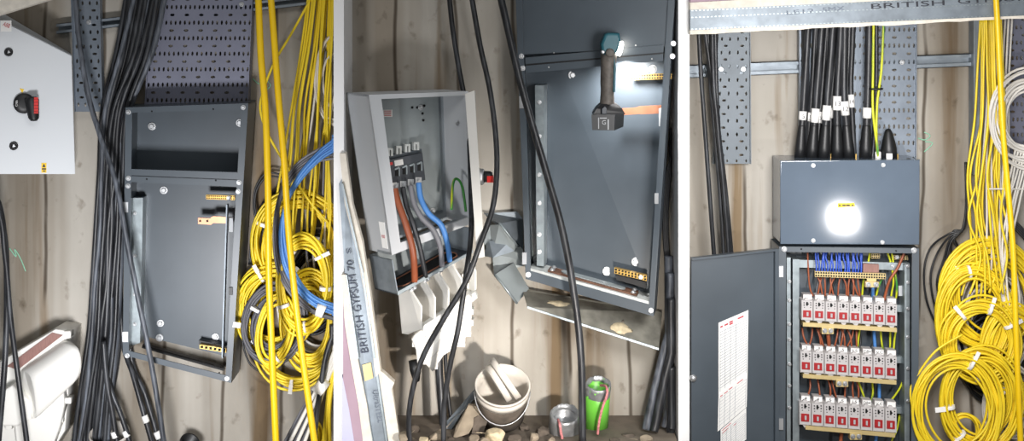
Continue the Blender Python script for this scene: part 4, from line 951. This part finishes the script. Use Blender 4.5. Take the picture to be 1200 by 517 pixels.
# left black cables
G = 'black cables hanging left of the narrow third-bay tray'
for i, pts in enumerate(([(818, 20, .2), (821, 80, .2), (826, 150, .2), (831, 220, .2), (839, 330, .18)], [(829, 20, .12), (832, 90, .12), (838, 160, .12), (844, 230, .12), (850, 330, .12)],
                         [(834, 20, .15), (836, 90, .15), (841, 150, .15), (849, 235, .15), (856, 330, .14)], [(838, 20, .12), (839, 80, .12), (842, 150, .13), (851, 230, .13), (860, 330, .12)], [(824, 20, .12), (836, 110, .13), (845, 190, .14), (853, 270, .14), (861, 330, .12)])):
    cable('power_cable', 'black power cable falling left of the narrow third-bay tray to the open door', pts, 2.6, 'black_cable', G)

# sleeved cables entering the cabinet top
def swa(top, mid, bottom, tagy, tagh, txt, lb, r=4.0, boot=True, z=.13):
    pts = [(top[0], top[1], z), ((top[0] + mid[0]) / 2, (top[1] + mid[1]) / 2, z), (mid[0], mid[1], z), ((mid[0] + bottom[0]) / 2, (mid[1] + bottom[1]) / 2, z), (bottom[0], bottom[1], z)]
    path = cpath(pts); rr = r * S * 1.17
    t = single('armoured_cable', MB().tube(path, rr, 10), 'black_cable', lb, 'cable'); BASE[t] = Vector(t.location)
    if boot:
        b = P(bottom[0], bottom[1], z); u = (path[-4] - path[-1]).normalized()
        part('gland_boot', MB().lathe(b, u, [(rr * 1.55, -.004), (rr * 1.55, .05), (rr * 1.42, .08), (rr * 1.2, .13), (rr * 1.05, .15), (rr, .155)], 18), 'black', t, 'black gland boot')
    best = [p for p in path if abs(proj(p)[1] - tagy) <= tagh / 2 + 1]
    if len(best) < 2:
        c = min(path, key=lambda p: abs(proj(p)[1] - tagy)); d_ = Vector((0, 0, tagh * S / 2)); best = [c - d_, c + d_]
    c0 = min(path, key=lambda p: abs(proj(p)[1] - tagy)); i0 = path.index(c0); tn = (path[max(i0 - 1, 0)] - path[min(i0 + 1, len(path) - 1)]).normalized()
    hh = tagh * S / 2; sl = part('number_sleeve', MB().tube([c0 - tn * hh, c0, c0 + tn * hh], rr * 1.12, 12), 'label_white', t, 'white number sleeve')
    if txt:
        tm = MB(); xx = P(1, 0, z).x - P(0, 0, z).x
        text_mb(tm, txt, c0 + Vector((-rr * (.35 * len(txt)), -rr * 1.16, -.012)), c0 + Vector((rr * (.35 * len(txt)), -rr * 1.16, -.012)), .02, thick=.001); part('number', tm, 'ink', sl)
    return t
data = [((948, 20), (941, 130), (937, 186), 135, 10, '5', 'sleeved black cable standing first from the left above the cabinet', 3.4, .12),
        ((956, 20), (952, 100), (945, 186), 136, 10, '5', 'thin sleeved black cable half hidden behind the first and third', 2.6, .09),
        ((964, 20), (956, 125), (951, 186), 133, 16, '', 'sleeved black cable with long blank sleeve, second in the front row', 3.6, .14),
        ((970, 20), (963, 110), (957, 186), 135, 13, '5', 'thin sleeved black cable behind the second front cable', 2.6, .09),
        ((977, 20), (970, 110), (965, 186), 131, 17, '', 'sleeved black cable with tilted white sleeve, third in the front row', 3.7, .15),
        ((984, 20), (975, 110), (972, 186), 131, 12, '', 'thin sleeved black cable just right of the tilted white sleeve', 2.5, .09),
        ((986, 20), (981, 115), (981, 186), 121, 16, '13', 'sleeved black cable marked 13, its sleeve left of the one marked 12', 3.8, .15),
        ((990, 20), (989, 110), (995, 186), 126, 16, '12', 'sleeved black cable marked 12, between the ones marked 13 and 14', 3.7, .15),
        ((1000, 20), (997, 100), (1001, 186), 118, 15, '14', 'sleeved black cable marked 14 behind the one marked 12', 2.8, .10)]
for top, mid, bot, ty, th, tx, lb, r, z in data: swa(top, mid, bot, ty, th, tx, lb, r, r > 3.2, z)
swa((1019, 16), (1017, 110), (1014, 186), 132, 12, '', 'sleeved black cable beside the green and yellow earth wires', 3.9, True, .15)
G = 'spare black cables at the back of the sleeved row'
for i in range(5): cable('power_cable', 'black cable running behind the sleeved ones down the wide tray', [(944 + 13 * i, 15, .085), (944 + 12.5 * i, 90, .085), (942 + 13 * i, 190, .085)], 4.6, 'black_cable', G)
cable('power_cable', 'thin black cable running behind the two earth wires', [(1027, 15, .1), (1027, 90, .1), (1025, 150, .1), (1022, 190, .1)], 2.6, 'black_cable')
for pts, lb in (([(1024, 14, .17), (1023, 80, .17), (1023, 130, .17), (1028, 172, .17), (1029, 186, .16)], 'left green and yellow earth wire dropping in front of the wide tray'), ([(1036, 14, .16), (1033, 80, .16), (1028, 120, .16), (1027, 160, .165), (1028.5, 180, .165)], 'right green and yellow earth wire dropping in front of the wide tray')):
    cable('earth_wire', lb, pts, 1.5, 'earth', cat='earth wire')
single('cable_tie', MB().lathe(P(1026, 104, .16), (0, 0, 1), [(.034, -.004), (.034, .004)], 16), 'black', 'black cable tie round the earth wires and black cable', 'cable tie')
mb = MB().lathe(P(1029, 183, .155), (0, 0, 1), [(.014, -.02), (.014, .018), (.008, .022), (.001, .022)], 14); single('wire_ferrule', mb, 'label_white', 'white collar at the foot of the earth wires', 'collar')
t = thing('capped_gland', 'pointed black capped gland right of the earth wires', 'gland', P(1042, 188, .15))
part('cap', MB().lathe(P(1042, 187, .15), (-.03, 0, 1), [(.036, 0), (.036, .05), (.03, .08), (.018, .125), (.01, .14), (.001, .142)], 20), 'black', t)
mb = MB().box(P(1042, 184, .188), (.013, 0, 0), (0, .006, 0), (0, 0, .016)); part('white_tag', mb, 'label_white', t, 'white tag on its foot')
for x in (974, 1003, 1052):
    mb = MB().box(P(x, 185, .14), (.003, 0, 0), (0, .003, 0), (0, 0, .018)); single('brass_stud', mb, 'brass', {974: 'small brass stud between the third and fourth gland boots', 1003: 'small brass stud right of the fifth gland boot', 1052: 'small brass stud right of the capped gland'}[x], 'stud')

# top box
Hb = straight([(916, 189), (1077, 188), (1076, 287), (916, 286)], [.265] * 4, .23)
t = thing('top_box', 'dark grey steel box with glare spot above the open distribution board', 'box', P(996, 287, .13))
part('box_shell', MB().prism(Hb.fr, Hb.bk), 'navy_cover', t)
mb = MB(); rprism(mb, [(914.5, 188.5), (1078, 187.2), (1077.5, 287), (914.5, 286.3)], .272, .255, .004); cv = part('cover', mb, 'navy_cover', t)
for x, y in ((953, 194), (1035, 193.5), (953, 282), (1034, 284)): bolt(cv, P(x, y, .272), .007)
mb = MB(); rprism(mb, [(981.5, 238.5), (1001, 238), (1002, 242), (982, 243.5)], .2735, .272); st = part('warning_sticker', mb, 'warn_yellow', cv, 'yellow warning sticker')
mb = MB()
for x0, x1 in ((983, 985.4), (987, 991), (991.6, 996), (998, 1000.2)): rprism(mb, rect(x0, 239.8, x1, 241.6), .2745, .2735)
part('sticker_print', mb, 'ink', st)

# open distribution board
H3 = straight([(913, 289), (1077, 291), (1076, 570), (912, 570)], [.265] * 4, .21)
t = thing('distribution_board', 'dark grey distribution board standing open with three rows of fuses', 'distribution board', P(995, 570, .15))
enclosure_frame(t, H3, 'navy', (.05, .022), wall=.012, lip=.05)
for x, y in ((919, 292), (1071, 293.5)): bolt(t, H3.pt(x, y, -.008), .009)
for x, y in ((939, 292), (1050, 294)): part('screw_hole', MB().lathe(H3.pt(x, y, -.006), (0, -1, 0), [(.004, 0), (.004, .001), (.0005, .001)], 10), 'hole_dark', t)
def rail(pxs, w0, w1, lb=None, m='galv'): H3.pbox(mb := MB(), pxs, w0, w1); return part('mounting_rail', mb, m, t, lb)
r = rail(rect(922, 302, 926.5, 560), .1, .8, 'galvanised upright, left'); 
r = rail(rect(929, 304, 936.5, 560), .3, .75, 'slotted galvanised upright, left')
for y in (330, 352, 380, 398, 427, 452, 478): bolt(r, H3.pt(925, y, .09), .006, name='screw')
r = rail(rect(1060, 310, 1066, 560), .3, .75, 'galvanised upright, right')
for y in (312, 331, 362, 395, 432, 470): bolt(r, H3.pt(1064, y, .28), .006, name='screw')
r = rail([(932, 304.5), (1066, 308.5), (1066, 317), (932, 313.5)], .42, .7, 'galvanised top rail')
for x, y in ((935, 308.5), (1062, 312.5), (1046, 312)): bolt(r, H3.pt(x, y, .41), .006, name='screw')
for y, h in ((354, 8), (414, 8), (473, 8)):
    rail([(930, y), (1062, y + 4), (1062, y + 4 + h), (930, y + h)], .55, .7, 'cross rail behind a fuse row', 'galv')
H3.pbox(mb := MB(), [(1011.5, 309), (1030, 310), (1030, 321), (1011.5, 320)], .34, .4); part('bar_support', mb, 'brown_strip', t, 'dark plate holding the neutral bar')
nbx = termbar(H3, t, 955, 318, 1038, 324.5, 2.8, .24, .32, 28, 2, 'brass_pale', [])
H3.pbox(mb := MB(), [(1014, 330), (1030, 330.6), (1030, 337), (1014, 336.5)], .2, .3); tb = part('main_terminal', mb, 'brass_pale', t, 'brass main terminal block')
for x in (1017.5, 1026.5): bolt(tb, H3.pt(x, 333.6, .19), .008, name='screw')
H3.pbox(mb := MB(), rect(1016, 321, 1027, 331), .26, .3); part('terminal_neck', mb, 'brass_pale', t)
termbar(H3, t, 1021, 297.5, 1031, 303, 0, .5, .6, 4, 2, 'brass_pale'); termbar(H3, t, 1047, 299, 1064, 304, 1, .5, .6, 6, 2, 'brass_pale', [(1051.5, 301.5)])
H3.pbox(mb := MB(), rect(1053, 335, 1060, 347), .5, .52); part('rating_label', mb, 'mid_grey', t, 'small grey label')
for (q, tx, ty) in (([(941, 378), (1051, 384.5), (1051, 389.5), (941, 382.5)], 970, 386), ([(941, 438.5), (1050.5, 446), (1050.5, 451), (941, 443)], 987, 448), ([(944, 499), (1049, 508), (1049, 513), (944, 503.5)], 1003, 510)):
    H3.pbox(mb := MB(), q, .14, .5); b_ = part('busbar', mb, 'brass_pale', t, 'brass coloured busbar under a fuse row')
    H3.pbox(mb := MB(), rect(tx - 7, ty - 2, tx + 7, ty + 5.5), .12, .3); l_ = part('busbar_terminal', mb, 'brass_pale', b_)
    for s in (-3.5, 3.5): bolt(t, H3.pt(tx + s, ty + 1.8, .11), .0075, name='terminal_screw')
for y in (318, 497):
    H3.pbox(mb := MB(), rect(911.5, y - 6, 918, y + 7), -.05, .06); part('hinge', mb, 'steel', t, 'bright hinge plate')
# door
f = [P(810.5, 302, .36), P(911, 291, .272), P(911, 570, .272), P(810.5, 590, .36)]
nd = (f[1] - f[0]).cross(f[3] - f[0]).normalized(); nd = nd if nd.y < 0 else -nd
mb = MB().prism(f, [p - nd * .016 for p in f]); dr = part('door', mb, 'navy', t, 'open steel door, inner face')
Hd = Hex(f, [p - nd * .016 for p in f])
Hd.box(mb := MB(), .955, 1, 0, 1, -1.2, 0); part('door_fold', mb, 'navy', dr)
Hd.box(mb := MB(), 0, .955, 0, .008, -1.2, 0); part('door_fold', mb, 'navy', dr)
mb = MB().lathe(Hd.pt(812, 443, 0), nd, [(.016, 0), (.016, .01), (.008, .018), (.001, .018)], 14); part('door_lock', mb, 'steel', dr, 'bright door lock')
# charts on the door
def sheet_of(label, q, red, lines, loff):
    Hq = [Hd.pt(x, y, -.15 - loff) for x, y in q]; o = single('circuit_chart', MB().prism(Hq, [p - nd * .0012 for p in Hq]), 'label_white', label, 'paper chart'); BASE[o] = Vector(o.location)
    pt = lambda u, v: (Hq[0] * (1 - u) + Hq[1] * u) * (1 - v) + (Hq[3] * (1 - u) + Hq[2] * u) * v + nd * .0012
    def strip(mb, u0, u1, v0, v1): a_ = [pt(u0, v0), pt(u1, v0), pt(u1, v1), pt(u0, v1)]; mb.prism(a_, [p - nd * .001 for p in a_])
    mb = MB()
    for k in range(lines): v = .14 + .82 * k / lines; strip(mb, .05, .95, v, v + .0035 / max(1, 14 / lines) )
    for u in (.05, .22, .40, .58, .95): strip(mb, u, u + .006, .13, .97)
    part('ruled_lines', mb, 'ink_faint', o); mb = MB()
    for u0, u1, v in red: strip(mb, u0, u1, v, v + .022)
    part('red_print', mb, 'ink_red', o, 'small red print'); return o
sheet_of('top ruled paper chart on the open door of the distribution board', [(842, 378.5), (877, 363.5), (876, 438), (842, 463)], [(.06, .14, .06), (.2, .32, .06), (.36, .48, .05), (.36, .48, .08), (.64, .84, .05)], 20, .0)
sheet_of('middle ruled paper chart below the top one on the open door', [(842, 462.5), (876, 438), (875, 477), (841, 506)], [(.06, .14, .08), (.2, .32, .08), (.36, .48, .06), (.64, .84, .06)], 9, .05)
sheet_of('lowest paper chart on the open door, cut by the bottom edge', [(844.5, 504), (874.5, 478), (874.5, 515), (844.5, 541)], [(.06, .4, .05), (.06, .3, .14), (.5, .6, .2)], 12, .1)

# fuse carriers
caps = [['1', '2', '3', '4', '5', '6', '7', ''], ['2', '3', '4', '5', '15', 'DB4', 'V.C', ''], ['4', '4', '5', '5', '15', 'DB4', 'V.C', '']]
ordn = ['first', 'second', 'third', 'fourth', 'fifth', 'sixth', 'seventh', 'eighth']; rown = ['top', 'middle', 'bottom']
for r_, (x0, y0, pit, h, sl) in enumerate(((939, 345, 14.1, 33.5, .047), (937.6, 404.5, 14.25, 35.5, .058), (936.6, 463.5, 14.35, 38, .07))):
    for i in range(8):
        x = x0 + pit * i; y = y0 + sl * pit * i; w = pit - .7
        hh = h * (1 + .008 * i)
        def q(a, b, c, d_): return [(x + w * a, y + hh * b), (x + w * c, y + hh * b + w * (c - a) * sl), (x + w * c, y + hh * d_ + w * (c - a) * sl), (x + w * a, y + hh * d_)]
        fz = thing('fuse_carrier', 'grey fuse carrier with red window, %s from left in the %s fuse row' % (ordn[i], rown[r_]), 'fuse carrier', H3.pt(x + w / 2, y + hh, .4), 'fuse carriers in the distribution board')
        mb = MB(); H3.pbox(mb, q(.0, .20, 1, .90), .16, .5); H3.pbox(mb, q(.05, .21, .95, .89), .13, .16); part('body', mb, 'fuse_grey', fz)
        mb = MB(); H3.pbox(mb, [(x + w * .28, y + hh * .9), (x + w * .82, y + hh * .905), (x + w * .68, y + hh * .99), (x + w * .45, y + hh * .99)], .17, .24); part('bottom_tab', mb, 'fuse_grey', fz); mb = MB()
        H3.pbox(mb, [(x + w * .40, y + hh * .13), (x + w * .62, y + hh * .135), (x + w * .78, y + hh * .21), (x + w * .25, y + hh * .205)], .17, .24); part('top_tab', mb, 'fuse_grey', fz)
        mb = MB(); H3.pbox(mb, q(.16, 0, .94, .21), .27, .5); cp = part('terminal_cap', mb, 'fuse_grey', fz)
        mb = MB(); H3.pbox(mb, q(.2, .02, .9, .15), .255, .27); cl = part('marker_strip', mb, 'label_white', cp)
        mb = MB()
        for a_ in (.2, .78):
            for b_ in (.28, .36): H3.pbox(mb, q(a_, b_, a_ + .1, b_ + .035), .122, .13)
        H3.pbox(mb, q(.43, .27, .58, .40), .122, .13); H3.pbox(mb, q(.5, .32, .66, .36), .122, .13); H3.pbox(mb, q(.24, .45, .32, .475), .122, .13); H3.pbox(mb, q(.78, .45, .86, .475), .122, .13); part('slots', mb, 'hole_dark', fz)
        mb = MB(); H3.pbox(mb, q(.16, .56, .86, .80), .115, .14); rw = part('window', mb, 'dark_red', fz, 'red window')
        mb = MB(); H3.pbox(mb, q(.47, .63, .63, .76), .10, .12); part('fuse_link', mb, 'mid_grey', rw)
        if caps[r_][i] and r_ > 0:
            tm = MB(); L_ = len(caps[r_][i]); A_ = H3.pt(x + w * (.55 - .1 * L_), y + hh * .125, .25); B_ = H3.pt(x + w * (.55 + .1 * L_), y + hh * .125 + sl * w * .2 * L_, .25)
            text_mb(tm, caps[r_][i], A_, B_, .012, thick=.001); part('marking', tm, 'ink', cl)

# wiring inside
def wire(pts, r, m, lb, g, nm='wire'):
    w_ = smooth_path([H3.pt(x, y, w) for x, y, w in pts], 6); return single(nm, MB().tube(w_, r * S * .97, 6), m, lb, 'wire', g)
R = random.Random(21)
for i in range(17):
    x = 957 + 3.25 * i + R.uniform(-.5, .5)
    wire([(x - R.uniform(-2, 3), 288, .4), (x - R.uniform(-1, 2), 300, .35), (x + R.uniform(-1, 1), 311, .3), (x, 320 + .035 * (x - 955), .28)], 1.05, 'royal', 'blue neutral wire dropping onto the long brass bar of the distribution board', 'blue neutral wires')
wire([(1010, 288, .4), (1009.5, 305, .35), (1009, 322, .29)], 1.3, 'royal', 'blue neutral wire standing apart, beside the dark plate holding the brass bar', None)
for i, (xa, xb) in enumerate(((946, 953), (958, 964), (963, 958), (966, 967), (973, 977), (979, 972), (985, 982), (987, 992), (996, 994), (1000, 1000), (1005, 1008), (998, 1006))):
    wire([(xa, 324 if i else 288, .45), ((xa + xb) / 2 + R.uniform(-2, 2), 333, .4), (xb, 347, .4)], 1.05, 'brown_wire', 'brown wire rising from the top fuse row towards the brass bar', 'brown wires above the top fuse row')
for r_, (ya, yb, xs) in enumerate(((384, 406, ((940, 947), (952, 948), (957, 962), (960, 965), (982, 978), (988, 985), (992, 998), (1000, 993), (1004, 1004), (985, 990))), (444, 466, ((949, 946), (958, 961), (970, 973), (974, 980), (992, 990), (1000, 1000), (1003, 1006))))):
    for xa, xb in xs:
        wire([(xa, ya, .5), ((xa + xb) / 2 + R.uniform(-2, 2), (ya + yb) / 2, .42), (xb, yb, .42)], 1.1, 'brown_wire', 'brown wire looping between the %s fuse rows' % ('top and middle', 'middle and bottom')[r_], 'brown wires between the %s fuse rows' % ('top and middle', 'middle and bottom')[r_])
for pts, lb in (([(970, 388, .3), (971, 398, .3), (972, 412, .45)], 'thick red-brown link cable under the first busbar terminal'), ([(986, 508, .45), (985, 520, .45), (985, 545, .45)], 'thick brown cable leaving below the bottom fuse row')): wire(pts, 2.3, 'brown_wire', lb, None, 'link_cable')
for pts, lb in (([(1023, 336, .3), (1023, 352, .6), (1024, 385, .62), (1026, 412, .62), (1030, 445, .62), (1030, 480, .62), (1026, 520, .5), (1026, 550, .5)], 'thick light blue cable running down behind all three fuse rows'),): wire(pts, 2.2, 'blue', lb, None, 'neutral_cable')
G = 'green and yellow earth wires in the distribution board'
for pts in ([(1036, 288, .5), (1043, 305, .5), (1047, 330, .5), (1044, 352, .6), (1043, 410, .6)], [(1044, 290, .5), (1048, 315, .5), (1051, 335, .5), (1050, 350, .6)], [(1050, 386, .6), (1048, 400, .6), (1047, 418, .6)], [(1032, 388, .6), (1033, 400, .6), (1035, 412, .6)], [(1019, 288, .5), (1018, 305, .5), (1012, 330, .5), (1010, 352, .6)],
            [(1008, 384, .6), (1006, 396, .6), (1005, 410, .6)], [(1005, 446, .6), (1010, 458, .6), (1014, 470, .6)], [(1022, 447, .6), (1023, 460, .6), (1021, 470, .6)], [(1062, 430, .5), (1056, 452, .55), (1044, 470, .6)], [(1058, 455, .7), (1052, 500, .7), (1044, 520, .6), (1043, 550, .6)], [(1036, 322, .5), (1030, 335, .5), (1026, 350, .6)]):
    wire(pts, 1.25, 'earth', 'green and yellow earth wire running down the right half of the distribution board', G, 'earth_wire')
wire([(1062, 290, .4), (1053, 312, .35), (1042, 330, .35), (1036, 352, .4)], 1.7, 'brown_wire', 'thick brown wire slanting right of the neutral bar', None)
G = 'black and grey wires in the distribution board'
for i in range(14):
    x = 960 + 6.4 * i; r_ = i % 3; ya, yb = ((326, 350), (386, 409), (446, 470))[r_]
    wire([(x, ya, .72), (x + R.uniform(-4, 4), (ya + yb) / 2, .7), (x + R.uniform(-4, 4), yb, .65)], 1.3, 'black_wire' if i % 4 else 'grey_wire', 'black or grey wire deep behind the fuse rows', G)

# ------------------------------------------------------------------ bay 3: cables and coils at right
cable('yellow_conduit', 'thick yellow tube hanging over the third-bay coils at far right', [(1166, -20, .43), (1169, 30, .43), (1172, 90, .43), (1175, 150, .43), (1181, 220, .43), (1187, 290, .44), (1190, 370, .45), (1193, 450, .45), (1197, 540, .45)], 3.6, 'yellow_tube', None, 'yellow tube')
G = 'yellow data cables hanging in the third bay'
R = random.Random(31)
for i in range(15):
    z = .12 + .02 * (i % 5); x0 = 1149 + 1.7 * i; x1 = 1146 + 2.1 * i + R.uniform(-4, 4); x2 = 1137 + 2.6 * i + R.uniform(-4, 4); x3 = 1137 + 2.9 * i + R.uniform(-6, 6)
    cable('data_cable', 'thin yellow data cable falling from the lintel into the third-bay coils', [(x0, 22, z), (x0 * .5 + x1 * .5, 80, z), (x1, 140, z), (x2, 205, z), (x3 + R.uniform(-3, 3), 255, z), (x3 + 6 + R.uniform(-6, 6), 300, z + .01), (x3 + R.uniform(-12, 14), 345 + R.uniform(-10, 40), z + .02)], 1.4, 'yellow', G, n=6)
G = 'pale data cables hanging in the third bay'
for i in range(7):
    z = .11 + .02 * (i % 3); x0 = 1158 + 4 * i
    cable('data_cable', 'pale data cable hanging among the yellow ones of the third bay', [(x0 + 4, 22, z), (x0, 100, z), (x0 - 2 + R.uniform(-4, 4), 180, z), (x0 - 6 + R.uniform(-8, 6), 255, z), (x0 - 2 + R.uniform(-8, 8), 335, z)], 1.4, 'white_wire', G, n=6)
G = 'white cables dropping from the white coil'
for i in range(6):
    x = 1180 + 3.6 * i
    cable('data_cable', 'white cable dropping out of the white coil into the yellow coils', [(x + 10, 175, .2), (x + 4, 205, .2), (x - 4 + R.uniform(-3, 3), 240, .19), (x - 10 + R.uniform(-3, 3), 285, .18), (x - 8 + R.uniform(-8, 8), 345, .18), (x - 3, 385, .17)], 1.4, 'white_wire', G, n=6)
hank('cable_coil', 'white cable coil hung high at the right edge of the third bay', 1205, 138, 44, 54, .2, 13, 1.6, 'white_wire', .34, 32, a0=40, a1=320)
cable('white_rod', 'thin horizontal white rod under the white coil', [(1157, 221.5, .2), (1180, 221.5, .2), (1215, 222, .2)], 1.0, 'white_wire', cat='rod')
G = 'black cables looping right of the distribution board'
for i in range(8):
    ax, ay = 1083 + 5.5 * i + (i % 3) * 2, 306 + 7 * (i % 5); z = .05 + .012 * (i % 4)
    cable('black_wire', 'thin black cable looping out right of the distribution board behind yellow coils', [(1134 - i * .4, 190, .1), (1132, 240, .1), (1130 - i * .3, 268, .1), (1118 - (7 - i) * .8, 274 + 3 * (i % 4), .09), (ax + 8, ay - 16, z), (ax, ay + 12, z), (ax + 4 + 2 * (i % 3), ay + 50, z), (ax + 22 - i, ay + 90, z), (ax + 40 - i, ay + 120, z)], 1.2, 'black_wire', G, n=6)
G = 'black cables by the white coil'
for i in range(4): cable('black_wire', 'black cable arching behind the yellow tube under the white coil', [(1178, 300, .12), (1179, 272 + 2 * i, .13), (1186, 260 + 2.4 * i, .14), (1198, 268 + 3 * i, .15), (1210, 285 + 3 * i, .15)], 1.6, 'black_wire', G, n=6)
hank('cable_coil', 'black cable coil deepest behind the third-bay yellow coils', 1160, 405, 44, 70, .05, 16, 1.7, 'black_wire', .7, 41)
hank('cable_coil', 'white cable coil deep behind the third-bay yellow coils', 1165, 372, 50, 76, .07, 10, 1.5, 'white_wire', .5, 42, tapes=[(280, 0)])
hank('cable_coil', 'grey white coil at the bottom right behind the yellow tube', 1186, 480, 34, 50, .10, 14, 1.6, 'white_wire', .6, 43)
hank('cable_coil', 'upper yellow coil of the third bay below the hanging strands', 1160, 345, 58, 64, .13, 20, 1.55, 'yellow', .3, 44, tapes=[(215, 0)])
hank('cable_coil', 'yellow coil with tape at its top, upper middle of the third bay', 1141, 372, 44, 62, .17, 15, 1.5, 'yellow', .24, 45, tapes=[(262, 0), (115, 0)], a0=0)
hank('cable_coil', 'middle yellow coil with white flag tags, third bay', 1150, 402, 46, 50, .2, 16, 1.5, 'yellow', .3, 46, tapes=[(232, 1), (285, 1), (330, 1), (98, 0)])
hank('cable_coil', 'yellow coil at the far right behind the thick yellow tube', 1186, 420, 38, 64, .18, 18, 1.55, 'yellow', .4, 47, tapes=[(120, 1), (75, 1)])
hank('cable_coil', 'lowest yellow coil of the third bay with a large white tag', 1150, 470, 46, 62, .23, 16, 1.5, 'yellow', .26, 48, tapes=[(172, 1.3), (130, 1)])
hank('cable_coil', 'big loose yellow coil in front nearest the distribution board', 1121, 478, 54, 66, .27, 16, 1.5, 'yellow', .26, 49, tapes=[(292, 1)])
hank('cable_coil', 'small yellow coil at the bottom edge inside the lowest coil', 1130, 505, 18, 20, .2, 5, 1.5, 'yellow', .3, 50)
cable('data_cable', 'single yellow cable bulging out towards the distribution board, third bay', [(1128, 392, .27), (1096, 412, .27), (1072, 445, .26), (1067, 462, .26), (1072, 490, .26), (1082, 530, .26)], 1.4, 'yellow', None, n=6)

# ------------------------------------------------------------------ lamps, sky, camera
def area(nm, loc, target, size, power, col=(1, 1, 1), spread=180, sy=None):
    l = bpy.data.lights.new(nm, 'AREA'); l.size = size; l.energy = power; l.color = col; l.spread = math.radians(spread)
    if sy: l.shape = 'RECTANGLE'; l.size_y = sy
    o = bpy.data.objects.new(nm, l); C.objects.link(o); o.location = loc
    o.rotation_euler = (Vector(target) - Vector(loc)).to_track_quat('-Z', 'Y').to_euler(); return o
area('overhead_fill', (0, -3.6, 4.2), (0, 0, .8), 3.6, 38, (1, .98, .95), 180, 1.2)  # broad fill added overhead for general brightness, no fitting behind it
area('cover_glare_light', (2.08, -2.93, .842), (1.45, 0, 1.2), .10, 5, (1, .98, .97), 110)  # added lamp, placed so its reflection makes the glare on the box cover
area('fill_right_high', (1.15, -2.6, 1.9), (1.5, 0, 1.2), .7, 24, (1, .98, .97), 90)  # added frontal fill that brightens the third bay evenly
area('site_light_left', (-1.3, -2.6, .5), (-1.75, 0, .8), .4, 20, (.98, .98, 1), 85)
area('site_light_middle', (.5, -2.1, .62), (-.15, 0, .62), .1, 7.5, (1, .94, .88), 60)
l = bpy.data.lights.new('work_lamp_beam', 'SPOT'); l.energy = 32; l.spot_size = math.radians(150); l.spot_blend = .8; l.shadow_soft_size = .045; l.color = (1, .98, .96)
o = bpy.data.objects.new('work_lamp_beam', l); C.objects.link(o); o.location = P(732, 77, .30)
o.rotation_euler = (P(742, 140, .14) - o.location).to_track_quat('-Z', 'Y').to_euler()
w = bpy.data.worlds.new('World'); bpy.context.scene.world = w; w.use_nodes = True
w.node_tree.nodes['Background'].inputs['Color'].default_value = (.9, .95, 1, 1); w.node_tree.nodes['Background'].inputs['Strength'].default_value = .16
cam = bpy.data.cameras.new('camera'); co = bpy.data.objects.new('camera', cam); C.objects.link(co)
co.location = (0, -D, ZC); co.rotation_euler = (math.pi / 2, 0, 0); cam.sensor_width = 36; cam.sensor_fit = 'HORIZONTAL'
cam.lens = 36 * D / (1200 * S); cam.shift_y = -(258.5 - Y0) / 1200; cam.clip_end = 100
sc = bpy.context.scene; sc.camera = co
vs = sc.view_settings; vs.view_transform = 'Standard'; vs.look = 'None'; vs.exposure = 0; vs.gamma = 1; vs.use_curve_mapping = False
